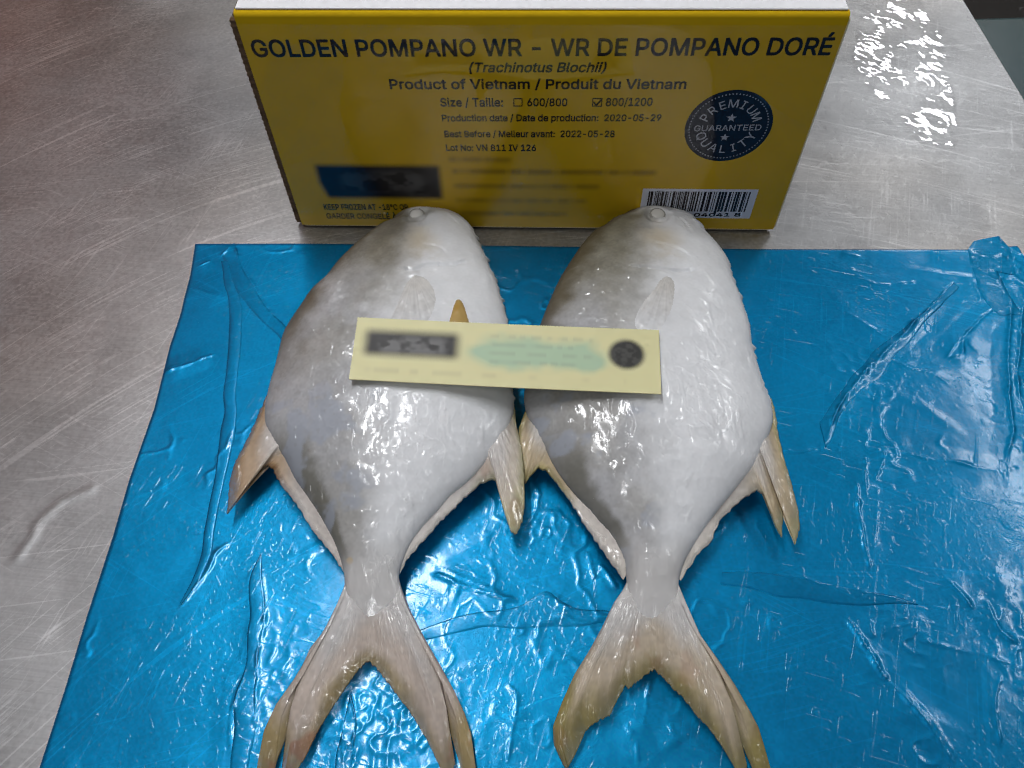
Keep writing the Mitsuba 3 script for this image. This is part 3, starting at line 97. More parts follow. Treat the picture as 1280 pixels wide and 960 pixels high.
def steel_marks(p):
    s = scratches(p, .42, 620, .11, .80, 1, 1.1) + .8 * scratches(p, .62, 800, .06, .80, 2, .8) + .7 * scratches(p, .1, 700, .09, .82, 3)
    s = s + .7 * scratches(p, .48, 1400, .025, .74, 9, 1.) + .6 * scratches(p, 1.25, 800, .05, .82, 4) + .5 * scratches(p, -.5, 900, .03, .84, 5) + .6 * scratches(p, .3, 1100, .03, .78, 7, 1.)
    return s


def dent(p):
    """The long wavy dent in the steel by the front left corner of the film."""
    pts = DENT
    d = mi.Float(1.)
    for a, b in zip(pts[:-1], pts[1:]):
        e = [b[0] - a[0], b[1] - a[1]]
        t = dr.clip(((p.x - a[0]) * e[0] + (p.y - a[1]) * e[1]) / (e[0]**2 + e[1]**2), 0, 1)
        d = dr.minimum(d, dr.sqrt(dr.square(p.x - a[0] - t * e[0]) + dr.square(p.y - a[1] - t * e[1])))
    return dr.exp(-dr.square(d / .0035))


DENT = [[-.302, .185], [-.297, .198], [-.297, .207], [-.286, .222], [-.270, .229]]


def steel_color(p, n, uv):
    s = steel_marks(p)
    blot = fbm(p.x * 16, p.y * 16, 2., 4)
    grain = noise(p.x * 900, p.y * 900)
    v = .33 + .16 * (blot - .5) + .035 * (grain - .5) + .13 * dr.minimum(s, 1.4) + .05 * (noise(p.x * 25, p.y * 1300 + p.x * 180, 4.) - .5)
    v = v + .05 * smoothstep(.52, .6, fbm(p.x * 9 + 4, p.y * 9, 5., 4))
    warm = smoothstep(.4, .7, fbm(p.x * 5, p.y * 5 + 3, 1.))
    return mix([.985, .99, 1.0], [1.0, .97, .94], warm) * v


def steel_alpha(p, n, uv):
    return .24 + .10 * (fbm(p.x * 14, p.y * 14, 7., 3) - .5) + .06 * (noise(p.x * 500, p.y * 500) - .5)


def steel_bump(p, n, uv):
    return .00003 * noise(p.x * 60, p.y * 60) + .0004 * dent(p) + .000006 * noise(p.x * 1200, p.y * 1200)


scene['steel'] = {'type': 'twosided', 'bsdf': bumped({'type': 'roughconductor', 'distribution': 'ggx', 'material': 'none', 'alpha': proc(steel_alpha), 'specular_reflectance': proc(steel_color)}, steel_bump)}


# blue film: pigmented polyethylene, glossy and wet, wrinkled over the steel
def film_marks(p):
    s = scratches(p, .42, 620, .11, .80, 11, 1.1) + .8 * scratches(p, .62, 800, .05, .80, 12, .8) + .7 * scratches(p, -.55, 800, .05, .8, 13) + .7 * scratches(p, 1.3, 800, .05, .8, 14) + .6 * scratches(p, .2, 1000, .04, .8, 15)
    return dr.minimum(s, 1.3)


def dashes(p, ang, f1, f2, seed):
    c, q = math.cos(ang), math.sin(ang)
    a, b = p.x * c + p.y * q, p.y * c - p.x * q
    return smoothstep(.66, .84, noise(a * f2 + seed, b * f1, seed * 1.)) * smoothstep(.50, .66, noise(p.x * 30 + seed * 3, p.y * 30, 2.))


def film_bump(p, n, uv):
    d = dashes(p, 1.2, 420, 90, 21) + dashes(p, -.3, 420, 100, 22) + .45 * dashes(p, .5, 500, 500, 23)
    return .00016 * d + .00007 * noise(p.x * 120, p.y * 120) + .000015 * noise(p.x * 420, p.y * 420)


def film_soft_bump(p, n, uv): return .00005 * noise(p.x * 120, p.y * 120)


def film_mat(dark):
    def color(p, n, uv):
        v = 1 + .35 * (fbm(p.x * 30, p.y * 30, 3., 4) - .5) + .2 * (noise(p.x * 700, p.y * 700) - .5) + .22 * film_marks(p)
        return mix([.002, .34, .66], [.0015, .275, .575], fbm(p.x * 11, p.y * 11, 8.)) * (v * dark)

    def body(p, n, uv):
        v = 1 + .3 * (fbm(p.x * 30, p.y * 30, 3., 4) - .5) + .18 * film_marks(p)
        return mi.Color3f([.0004, .078, .22]) * (v * dark)
    return {'type': 'twosided', 'bsdf': {'type': 'blendbsdf', 'weight': .72,
            'a': bumped({'type': 'roughplastic', 'distribution': 'ggx', 'alpha': .02, 'int_ior': 1.9, 'diffuse_reflectance': rgb([.0005, .05, .14])}, film_bump),
            'b': {'type': 'blendbsdf', 'weight': .72, 'a': {'type': 'diffuse', 'reflectance': proc(body)},
                  'b': bumped({'type': 'roughconductor', 'distribution': 'ggx', 'material': 'none', 'alpha': .22, 'specular_reflectance': proc(color)}, film_soft_bump)}}}


scene['blue_film_skin'] = film_mat(.93)
scene['blue_film_double'] = film_mat(.80)
scene['water_skin'] = {'type': 'thindielectric', 'int_ior': 1.33}


# fish skin. uv = (from back edge 0 to belly edge 1, from snout 0 to tail root 1)
def glaze(p):
    """Relief of the wet, lumpy ice glaze on the skin."""
    wx, wy = noise(p.x * 120, p.y * 120, 1.) - .5, noise(p.x * 120, p.y * 120, 2.) - .5
    x, y = p.x + .003 * wx, p.y + .003 * wy
    q = smoothstep(.2, .42, noise(x * 36, y * 36, 3.))
    lumps = smoothstep(.56, .90, noise(x * 210, y * 165, 4.)) * q
    runs = smoothstep(.56, .90, noise(x * 260, y * 62, 5.)) * smoothstep(.36, .58, noise(x * 30, y * 26, 6.))
    beads = smoothstep(.64, .88, noise(x * 380, y * 310, 9.)) * q
    fine = smoothstep(.66, .9, noise(x * 640, y * 560, 7.))
    return .00085 * lumps + .00080 * runs + .00030 * beads + .00006 * fine + .00020 * noise(x * 80, y * 60, 8.)


def wet(color, relief):
    """Matt flesh under a clear glossy glaze: only the gloss follows the relief of the glaze."""
    return {'type': 'twosided', 'bsdf': {'type': 'blendbsdf', 'weight': .21,
            'a': {'type': 'roughplastic', 'distribution': 'ggx', 'alpha': .3, 'int_ior': 1.3, 'diffuse_reflectance': proc(color)},
            'b': bumped({'type': 'roughplastic', 'distribution': 'ggx', 'alpha': .022, 'int_ior': 2.5, 'diffuse_reflectance': proc(color)}, relief)}}


def skin(seed, olive, eye, spot=None):
    def color(p, n, uv):
        u, t = uv.x, uv.y
        w = fbm(p.x * 26 + seed, p.y * 26, 1., 4) - .5
        f = fbm(p.x * 110 + seed, p.y * 110, 2., 4) - .5
        g = noise(p.x * 700, p.y * 700, 3.) - .5
        uu = u + .09 * w + .06 * f
        belly = mi.Color3f(.82, .835, .855) * (1 + .10 * f + .05 * g)
        grey = mix([.39, .385, .37], [.45, .455, .47], smoothstep(-.2, .25, w)) * (1 + .22 * f + .14 * g)
        c = mix(grey, belly, smoothstep(.26, .62, uu - .06 * smoothstep(.5, .9, t)))
        # olive brown back of the head and along the back edge
        head = smoothstep(.46, .12, t + .10 * w + .06 * f) * smoothstep(.68, .26, uu + .06 * w)
        c = mix(c, mi.Color3f(olive) * (1 + .5 * f + .2 * g), .85 * head)
        edge = smoothstep(.20, .03, u + .1 * w + .08 * f) * smoothstep(.62, .3, t)
        c = mix(c, [.10, .08, .045], .85 * edge)
        # pale snout, yellowish cheek
        snout = smoothstep(.085, .045, t + .06 * w) * smoothstep(.12, .30, uu)
        c = mix(c, mi.Color3f([.64, .64, .60]) * (1 + .2 * f), .9 * snout)
        cheek = smoothstep(.07, .0, dr.abs(t - .175 + .06 * f + .05 * w)) * smoothstep(.18, .0, dr.abs(u - .54 + .2 * w))
        c = mix(c, [.55, .44, .25], .5 * cheek)
        # grey skin round the eye socket
        soc = smoothstep(1., .45, dr.sqrt(dr.square((u - eye[0] - .02) / .17) + dr.square((t - eye[1] + .004) / .036)) + 1.0 * w + .5 * f)
        c = mix(c, mi.Color3f([.36, .36, .335]) * (1 + .3 * f), .75 * soc)
        # dusky line where the rear back fin starts, bluish grey mottling of the flank
        line = smoothstep(.13, .03, dr.abs(u - .06 + .10 * f)) * smoothstep(.58, .7, t)
        c = mix(c, [.13, .125, .095], .75 * line)
        blue = smoothstep(.56, .70, fbm(p.x * 60 + 2 * seed, p.y * 60, 4., 4)) * smoothstep(.62, .3, u) * smoothstep(.45, .6, t)
        c = mix(c, [.38, .42, .50], .6 * blue)
        speck = smoothstep(.80, .9, noise(p.x * 330 + seed, p.y * 330)) * smoothstep(.55, .2, u)
        c = mix(c, [.22, .20, .16], .12 * speck)
        if spot:
            c = mix(c, [.50, .34, .10], smoothstep(1., .5, dr.sqrt(dr.square((u - spot[0]) / .075) + dr.square((t - spot[1]) / .0085)) + 1.2 * f))
        end = smoothstep(.80, .91, t + .10 * w)
        return mix(c, mi.Color3f([.56, .55, .54]) * (1 + .2 * w + .1 * f), .95 * end)

    def bump(p, n, uv): return glaze(p + mi.Vector3f(seed, 0, 0))
    return wet(color, bump)


scene['skin_left'] = skin(0., [.17, .148, .10], (.40, .084), (.1675, .8686))
scene['skin_right'] = skin(3.7, [.165, .152, .10], (.495, .094))


# fins. uv = (along the base 0..1, from base 0 to outer edge 1)
def fin_mat(root, mid, rim, rays, seed, red=0., strip=False, clear=.5):
    def color(p, n, uv):
        u, v = uv.x, uv.y
        w = fbm(p.x * 40 + seed, p.y * 40, 1., 3) - .5
        vv = v + .25 * w + .25 * smoothstep(.35, .5, dr.abs(u - .5)) * smoothstep(.1, .5, v)
        c = mix(mix(root, mid, smoothstep(.2, .65, vv)), rim, smoothstep(.68, 1.0, vv))
        if strip:      # the low rear part of a fin keeps the colour of the flesh
            c = mix(c, mi.Color3f(root) * (1 + .3 * w), .9 * smoothstep(.50, .66, u))
        r = noise(u * rays * 1.7 + seed, v * 2.)
        c = c * (1 + .14 * (r - .5) + .25 * w + .15 * (noise(p.x * 500, p.y * 500) - .5))
        return mix(c, [.34, .07, .03], red * smoothstep(.64, .74, fbm(p.x * 55 + 3 * seed, p.y * 55, 6., 3)) * smoothstep(.3, .7, v))

    def bump(p, n, uv): return .00003 * smoothstep(.25, .6, uv.y) * noise(uv.x * rays * 2 + seed, uv.y * 4) + glaze(p + mi.Vector3f(seed + 1, 0, 0))
    def thin(p, n, uv): return clear * smoothstep(.72, 1., uv.y + .2 * (noise(uv.x * rays * 1.3 + seed, uv.y * 2.) - .5))
    flesh = wet(color, bump)
    if not clear: return flesh
    return {'type': 'blendbsdf', 'weight': proc(thin), 'a': flesh, 'b': {'type': 'thindielectric', 'int_ior': 1.33}}


scene['fin_brown'] = fin_mat([.66, .62, .585], [.52, .39, .27], [.30, .17, .07], 18, 1., 0., True)
scene['fin_pale'] = fin_mat([.70, .66, .63], [.60, .53, .44], [.54, .50, .29], 18, 2., .2, True)
scene['fin_yellow'] = fin_mat([.68, .64, .60], [.58, .47, .31], [.54, .45, .18], 18, 3., 0., True)
scene['tail_skin'] = fin_mat([.58, .565, .555], [.53, .45, .39], [.34, .26, .12], 22, 4., .4)
scene['tail_skin_right'] = fin_mat([.58, .565, .55], [.49, .41, .31], [.28, .23, .08], 22, 5., .15)
scene['fin_ochre'] = plastic(proc(lambda p, n, uv: mix([.46, .33, .14], [.36, .22, .05], fbm(p.x * 200, p.y * 120))), .05, 1.4)
scene['eye_grey'] = plastic([.27, .265, .24], .06, 1.4)
scene['eye_cloudy'] = plastic([.50, .495, .465], .05, 1.4)

scene['paper_white'] = plastic([.80, .80, .82], .12)
scene['raw_board'] = diffuse(proc(lambda p, n, uv: mix([.06, .038, .022], [.17, .115, .07], noise(p.x * 300, p.y * 300, p.z * 420))))
scene['cream_edge'] = diffuse([.62, .55, .36])
scene['ink'] = diffuse([.012, .010, .012])
scene['seal_ink'] = diffuse([.010, .012, .022])
scene['seal_grey'] = diffuse([.36, .37, .42])
scene['label_white'] = diffuse([.55, .58, .66])
scene['clear_wrap'] = {'type': 'thindielectric', 'int_ior': 1.33}
scene['teal_plastic'] = plastic(proc(lambda p, n, uv: mix([.012, .045, .055], [.014, .04, .032], fbm(p.x * 9, p.y * 9, 1.))), .12, 1.35)
scene['orange_plastic'] = plastic([.92, .19, .05], .3)
scene['dark_plastic'] = plastic([.02, .018, .016], .3)

# ---------------------------------------------------------------- the room, the table
scene['floor'] = ply(box([-2.6, -1.6, -.9], [3.4, 4.4, -.85]), 'floor_paint')
scene['ceiling'] = ply(box([-2.6, -1.6, 1.75], [3.4, 4.4, 1.8]), 'white_paint')
scene['wall'] = ply(box([-2.65, -1.6, -.9], [-2.6, 4.4, 1.8]), 'wall_paint')
scene['wall_001'] = ply(box([3.4, -1.6, -.9], [3.45, 4.4, 1.8]), 'wall_paint')
scene['wall_002'] = ply(box([-2.6, 4.4, -.9], [3.4, 4.45, 1.8]), 'wall_paint')
scene['wall_003'] = ply(box([-2.6, -1.65, -.9], [3.4, -1.6, 1.8]), 'wall_paint')
for k in ('floor', 'ceiling', 'wall', 'wall_001', 'wall_002', 'wall_003'):
    labels[k] = {'kind': 'structure'}

XE = .4635          # right edge of the table top
scene['steel_table__top'] = ply(rbox([-1.15, -.4, -.035], [XE, .7815, 0], .0012), 'steel', smooth=30)
for i, (x, y) in enumerate([(-1.1, -.34), (-1.1, .70), (.40, -.34), (.40, .70)]):
    m = trimesh.creation.cylinder(.02, .813, sections=24); m.apply_translation([x, y, -.443])
    scene['steel_table__leg' + ('_%03d' % i if i else '')] = ply(m, 'steel', smooth=30)
labels['steel_table'] = {'label': 'scratched stainless steel work table under the blue film and the carton', 'category': 'table'}
scene['steel_table_001__top'] = ply(rbox([-1.15, .7838, -.037], [XE + .004, 1.45, -.0035], .0008), 'steel', smooth=30)
for i, (x, y) in enumerate([(-1.1, .85), (-1.1, 1.38), (.40, .85), (.40, 1.38)]):
    m = trimesh.creation.cylinder(.02, .811, sections=24); m.apply_translation([x, y, -.4435])
    scene['steel_table_001__leg' + ('_%03d' % i if i else '')] = ply(m, 'steel', smooth=30)
labels['steel_table_001'] = {'label': 'second steel table pushed against the back edge of the first one', 'category': 'table'}

scene['plastic_tub__body'] = ply(rbox([.52, .2, -.85], [1.25, .81, -.10], .02), 'teal_plastic', smooth=30)
scene['plastic_tub__lid'] = ply(rbox([.50, .18, -.098], [1.27, .834, -.07], .012), 'teal_plastic', smooth=30)
labels['plastic_tub'] = {'label': 'dark teal wet tub with a flat lid below the right edge of the table', 'category': 'tub'}
for k in range(2):  # unseen crates, added so the steel mirrors a reddish tint
    key = 'tint_crate' + ('_%03d' % k if k else '')
    z0 = .0005 + .30 * k
    scene[key + '__body'] = ply(rbox([-1.05, .50, z0], [-.555, 1.12, z0 + .25], .02), 'orange_plastic', smooth=30)
    scene[key + '__rim'] = ply(rbox([-1.07, .48, z0 + .252], [-.535, 1.14, z0 + .298], .012), 'orange_plastic', smooth=30)
    labels[key] = {'label': 'unseen orange crate added to tint the steel at the far left, ' + ['lower', 'upper'][k] + ' of the two', 'category': 'crate', 'group': 'orange crates added for a red tint'}


# ---------------------------------------------------------------- the blue film
def seg_dist(P, poly):
    poly = A(poly); best = np.full(len(P), 9.); at = np.zeros(len(P)); tot = 0.
    lens = np.linalg.norm(np.diff(poly, axis=0), axis=1)
    for a, b, l in zip(poly[:-1], poly[1:], lens):
        e = b - a
        t = np.clip(((P - a) @ e) / (e @ e), 0, 1)
        d = np.linalg.norm(P - a - t[:, None] * e, axis=1)
        at = np.where(d < best, tot + t * l, at); best = np.minimum(best, d); tot += l
    return best, at / max(tot, 1e-9)


def smooth_line(p, n=6):
    p = A(p)
    p = p[np.concatenate([[True], np.linalg.norm(np.diff(p, axis=0), axis=1) > 1e-4])]
    if len(p) < 3: return p
    s = np.concatenate([[0], np.cumsum(np.linalg.norm(np.diff(p, axis=0), axis=1))])
    return spline(p, s, np.linspace(0, s[-1], (len(p) - 1) * n + 1))


def spline(pts, ts, t):
    """Catmull-Rom-like cubic through pts at parameters ts."""
    pts, ts, t = np.asarray(pts, float), np.asarray(ts, float), np.asarray(t, float)
    m = np.gradient(pts, ts, axis=0)
    i = np.clip(np.searchsorted(ts, t, side='right') - 1, 0, len(ts) - 2)
    h = (ts[i + 1] - ts[i])[:, None]
    s = ((t - ts[i]) / (ts[i + 1] - ts[i]))[:, None]
    return ((2*s**3 - 3*s**2 + 1)*pts[i] + (s**3 - 2*s**2 + s)*h*m[i] + (-2*s**3 + 3*s**2)*pts[i+1] + (s**3 - s**2)*h*m[i+1])

def mid_height(t):
    return np.interp(t, [0, .08, .25, .5, .66, .79, .9, 1], [.017, .0195, .023, .024, .022, .018, .0145, .0112])

def half_thick(t):
    return np.interp(t, [0, .008, .03, .08, .16, .28, .43, .57, .71, .82, .89, .94, 1], [.003, .0055, .009, .0135, .0185, .0225, .0245, .0225, .0165, .0105, .0070, .0045, .0010])

def body_grid(L, R, ts, NS=330, NU=150):
    """Rings of a fish lying on its side: L, R the two edges (x, y) at the stations ts. Upper and lower skins as grids [NS, NU, 3]."""
    t = np.concatenate([np.linspace(0, .06, 50, endpoint=False)**1.0, np.linspace(.06, 1, NS - 50)])
    l, r = spline(L, ts, t), spline(R, ts, t)
    phi = np.linspace(0, np.pi, NU)
    u = (1 - np.cos(phi)) / 2
    prof = np.sin(phi)[None] ** np.interp(t, [0, .25, .5, .85, .93, 1], [.8, .85, 1.2, 1.25, .9, .8])[:, None]
    th = half_thick(t)
    k = np.ones(9) / 9
    th = np.convolve(np.pad(th, 4, mode='edge'), k, 'valid')
    xy = l[:, None] + (r - l)[:, None] * u[None, :, None]
    mz = mid_height(t)
    up = np.concatenate([xy, (mz[:, None] + th[:, None] * prof)[..., None]], -1)
    lo = np.concatenate([xy, (mz[:, None] - np.minimum(th, mz - .0012)[:, None] * prof)[..., None]], -1)
    return t, u, up, lo



CREASE = [(smooth_line(c[0], 4), c[1]) for c in DATA['crease']]
rng = np.random.default_rng(5)
FACETS = [(c, a * .00035, .011) for c, a in CREASE]
for _ in range(90):
    c, an, ln = rng.uniform([-.24, -.04], [.38, .42]), rng.normal(.9, .9), rng.uniform(.012, .05)
    e = np.array([math.cos(an), math.sin(an)]) * ln
    bend = np.array([-e[1], e[0]]) * rng.normal(0, .12)
    FACETS.append((smooth_line([c - e, c + bend, c + e], 4), rng.uniform(.00008, .00028), rng.uniform(.004, .010)))


def n2(P, f, seed=0, z=0.): return meshkit.noise(np.column_stack([P * f, np.full(len(P), z)]), seed)


def n2f(P, f, seed=0, o=4): return meshkit.fbm(np.column_stack([P * f, np.zeros(len(P))]), o, seed)


def film_height(P):
    h = .0008 + .0007 * np.maximum(n2f(P, 14, 1, 3) - .42, 0) + .00008 * n2(P, 75, 3)
    ridge = 1 - np.abs(2 * n2f(P, 38, 7, 3) - 1)
    h += .00035 * np.maximum(ridge - .90, 0) / .10 * np.clip((n2(P, 16, 9) - .5) * 5, 0, 1)
    wob = np.column_stack([n2(P, 90, 11) - .5, n2(P, 90, 12) - .5]) * .0018
    for line, a in CREASE:
        lo, hi = line.min(0) - .008, line.max(0) + .008
        k = np.flatnonzero(((P > lo) & (P < hi)).all(1))
        if len(k) == 0: continue
        d, t = seg_dist(P[k] + wob[k], line)
        amp = a * .00055 * (.55 + .9 * n2(P[k], 70, 21)) * np.minimum(1, np.minimum(t + .08, 1.08 - t) * 6)
        h[k] = np.maximum(h[k], h[k] * .6 + amp * (.75 * np.exp(-np.abs(d) / (.0007 + .0002 * a)) + .35 * np.exp(-(d / .0035) ** 2)) * (.55 + .9 * n2(P[k], 260, 22)) + .0001)
    for line, a, wid in FACETS:      # slack facets of the film between straight creases
        lo, hi = line.min(0) - wid, line.max(0) + wid
        k = np.flatnonzero(((P > lo) & (P < hi)).all(1))
        if len(k) == 0: continue
        d, t = seg_dist(P[k] + wob[k] * .6, line)
        h[k] += a * np.maximum(1 - d / wid, 0) * np.minimum(1, np.minimum(t, 1 - t) * 4)
    # tightly crinkled patches
    for c, r, f, a in (([-.070, .085], .034, 190, .00075), ([.015, .19], .016, 240, .0004), ([.235, .30], .03, 150, .0004), ([.285, .115], .03, 170, .0005), ([-.135, .11], .03, 150, .0004), ([.215, .125], .02, 170, .0005)):
        w = np.exp(-(((P - c) ** 2).sum(1)) / r ** 2)
        k = np.flatnonzero(w > .02)
        h[k] += a * w[k] * (1 - np.abs(2 * n2f(P[k] + wob[k], f * .7, 31, 2) - 1)) ** 3
    return h


FL, FB = A(DATA['film_left']), A(DATA['film_back'])
NXF, NYF = 620, 520
fy_end = -.07


def film_left_x(y):
    o = np.argsort(FL[:, 1]); return np.interp(y, FL[o, 1], FL[o, 0])


s_ = np.linspace(0, 1, NXF); w_ = np.linspace(0, 1, NYF)
xb = FB[0, 0] + s_ * (.392 - FB[0, 0])
yb = np.interp(xb, FB[:, 0], FB[:, 1])
SS, WW = np.meshgrid(s_, w_, indexing='ij')
YY = yb[:, None] + (fy_end - yb[:, None]) * WW
YE = .442 + (fy_end - .442) * WW
XL = film_left_x(YE); XR = .392 - .02 * WW + .0025 * np.sin(WW * 17)
XX = XL + SS * (XR - XL)
PF = np.column_stack([XX.ravel(), YY.ravel()])
ZF = film_height(PF).reshape(NXF, NYF)
ZF[[0, -1], :] = .0002; ZF[:, [0, -1]] = .0002
ZF[[1, -2], :] = np.minimum(ZF[[1, -2], :], .0007); ZF[:, [1, -2]] = np.minimum(ZF[:, [1, -2]], .0007)


def grid_faces(n, m, flip=False):
    i, j = np.meshgrid(np.arange(n - 1), np.arange(m - 1), indexing='ij')
    q = np.stack([i * m + j, (i + 1) * m + j, (i + 1) * m + j + 1, i * m + j + 1], -1).reshape(-1, 4)
    if flip: q = q[:, ::-1]
    return np.vstack([q[:, [0, 1, 2]], q[:, [0, 2, 3]]])


def mesh(v, f): return trimesh.Trimesh(np.asarray(v).reshape(-1, 3), f, process=False)


scene['blue_film__sheet'] = ply(mesh(np.stack([XX, YY, ZF], -1), grid_faces(NXF, NYF, True)), 'blue_film_skin', smooth=True)
for i, (a, b) in enumerate(DATA['fold']):
    if i != 7: a, b = smooth_line(a, 8), smooth_line(b, 8)
    else: a, b = A(a), A(b)
    n = max(len(a), len(b), 60) * 2
    ra = np.stack([np.interp(np.linspace(0, 1, n), np.linspace(0, 1, len(a)), a[:, k]) for k in (0, 1)], -1)
    rb = np.stack([np.interp(np.linspace(0, 1, n), np.linspace(0, 1, len(b)), b[:, k]) for k in (0, 1)], -1)
    m = 14
    v = np.linspace(0, 1, m)
    P = ra[:, None] + (rb - ra)[:, None] * v[None, :, None]
    P = P + (np.stack([n2(P.reshape(-1, 2), 60, 40 + i), n2(P.reshape(-1, 2), 60, 60 + i)], -1).reshape(n, m, 2) - .5) * (.0028 if i < 7 else .0018)
    z = film_height(P.reshape(-1, 2)).reshape(n, m)
    z = np.maximum(z, np.median(z)) * .5 + z * .5
    z = z + .00012 + .0003 * np.sin(np.pi * v) ** .5 * (.5 + n2(P.reshape(-1, 2), 45, 80).reshape(n, m))
    z[:, [0, -1]] -= .0001
    scene['blue_film__fold' + ('_%03d' % i if i else '')] = ply(mesh(np.concatenate([P, z[..., None]], -1), grid_faces(n, m, True)), 'blue_film_double', smooth=True)
labels['blue_film'] = {'label': 'wet wrinkled blue plastic film spread on the steel table under both fish', 'category': 'plastic film'}


# ---------------------------------------------------------------- water
def cap(r, h, sides=14, rings=5):
    v = [[0, 0, h]]; 
    for k in range(1, rings + 1):
        a = k / rings
        v += [[r * a * math.cos(b), r * a * math.sin(b), h * (1 - a * a)] for b in np.arange(sides) * 2 * np.pi / sides]
    f = [[0, 1 + j, 1 + (j + 1) % sides] for j in range(sides)]
    for k in range(rings - 1):
        a, b = 1 + k * sides, 1 + (k + 1) * sides
        for j in range(sides):
            l = (j + 1) % sides
            f += [[a + j, b + j, b + l], [a + j, b + l, a + l]]
    return np.array(v), np.array(f)


def droplets(places, seed):
    r_ = np.random.default_rng(seed)
    V, Fc, k = [], [], 0
    for x, y, z, r in places:
        v, f = cap(1, 1)
        a = r_.uniform(0, np.pi); st = r_.uniform(1, 1.7)
        v = v * [r * st, r / st ** .5, r * r_.uniform(.45, .75)]
        v[:, 0] *= 1 + .25 * np.sin(v[:, 1] / r * 2 + a)
        c, s = math.cos(a), math.sin(a)
        v = np.column_stack([v[:, 0] * c - v[:, 1] * s + x, v[:, 0] * s + v[:, 1] * c + y, v[:, 2] + z + .0004])
        V.append(v); Fc.append(f + k); k += len(v)
    return mesh(np.vstack(V), np.vstack(Fc))


dp = [[x, y, r] for x, y, r in DATA['drops']]
for c, s, n in (([-.07, .09], .035, 60), ([0, .15], .05, 70), ([.22, .2], .09, 90), ([-.2, .15], .05, 60), ([.28, .1], .05, 60), ([.05, .1], .06, 50), ([.25, .36], .07, 50)):
    for _ in range(n):
        q = rng.normal(c, s); dp.append([*q, .0004 + .0009 * rng.random() ** 3])
dp = np.array([d for d in dp if -.225 < d[0] < .36 and -.02 < d[1] < .40])
zz = film_height(dp[:, :2])
scene['water_droplets'] = ply(droplets(np.column_stack([dp[:, :2], zz, dp[:, 2]]), 3), 'water_skin', smooth=True)
labels['water_droplets'] = {'label': 'small clear water droplets scattered over the blue film', 'category': 'water', 'kind': 'stuff'}


def heightfield(poly, res, zfn, edge_z):
    """A skin over the outline poly (x, y): zfn(P, d) gives the heights, d the distance from the rim."""
    g = shapely.Polygon(poly).buffer(0)
    x0, y0, x1, y1 = g.bounds
    gx, gy = np.meshgrid(np.arange(x0, x1, res), np.arange(y0, y1, res * .87))
    gx[1::2] += res / 2
    P = np.column_stack([gx.ravel(), gy.ravel()])
    inner = g.buffer(-res * .5)
    P = P[shapely.contains_xy(inner, P[:, 0], P[:, 1])]
    ring = g.exterior
    B = np.array([ring.interpolate(t).coords[0] for t in np.arange(0, ring.length, res)])
    P = np.vstack([B, P])
    tri = Delaunay(P).simplices
    c = P[tri].mean(1)
    tri = tri[shapely.contains_xy(g.buffer(res * .02), c[:, 0], c[:, 1])]
    e1, e2 = P[tri[:, 1]] - P[tri[:, 0]], P[tri[:, 2]] - P[tri[:, 0]]
    sgn = e1[:, 0] * e2[:, 1] - e1[:, 1] * e2[:, 0]
    tri = np.where((sgn < 0)[:, None], tri[:, ::-1], tri)[np.abs(sgn) > 1e-12]
    d = shapely.distance(shapely.points(P), ring)
    z = zfn(P, d)
    z[:len(B)] = edge_z(P[:len(B)])
    return P, d, mesh(np.column_stack([P, z]), tri)


pud = shapely.Polygon(DATA['puddle']).convex_hull.buffer(.006)
PP, _, pm = heightfield(np.array(pud.exterior.coords), .0015, lambda P, d: .0005 + .0011 * n2f(P, 55, 2, 2) + .00028 * n2f(P, 190, 4, 2), lambda P: np.full(len(P), .0006))
pc = PP[pm.faces].mean(1)
pm = mesh(pm.vertices, pm.faces[(n2f(pc, 48, 14, 4) > .50) & (seg_dist(pc, [[.383, .735], [.366, .64], [.372, .60], [.36, .535]])[0] < .03 + .03 * n2(pc, 40, 15))])
scene['water_puddle'] = ply(pm, 'water_skin', smooth=True)
labels['water_puddle'] = {'label': 'small shiny water puddle on the steel right of the carton', 'category': 'puddle'}
wd = []
for _ in range(420):
    t = rng.random(); c = np.array([.385, .71]) * (1 - t) + np.array([.36, .53]) * t
    q = rng.normal(c, [.045, .03])
    if q[0] < .455 and q[0] > .24 + .3 * 0 and q[1] < .77: wd.append([*q, 0, .0004 + .0016 * rng.random() ** 4])
scene['water_droplets_on_steel'] = ply(droplets([w for w in wd if w[0] > .235 or w[1] < .42], 4), 'water_skin', smooth=True)
labels['water_droplets_on_steel'] = {'label': 'clear water droplets sprinkled on the bare steel round the puddle', 'category': 'water', 'kind': 'stuff'}
ld = [[x, y, -.070, .003 + .010 * rng.random() ** 3] for x, y in np.vstack([np.column_stack([np.linspace(.60, .66, 14), np.linspace(.83, .68, 14)]) + rng.normal(0, .006, (14, 2)), rng.uniform([.53, .5], [.75, .86], (40, 2))])]
scene['water_droplets_on_lid'] = ply(droplets(ld, 6), 'water_skin', smooth=True)
labels['water_droplets_on_lid'] = {'label': 'water drops on the dark teal lid below the table edge', 'category': 'water', 'kind': 'stuff'}


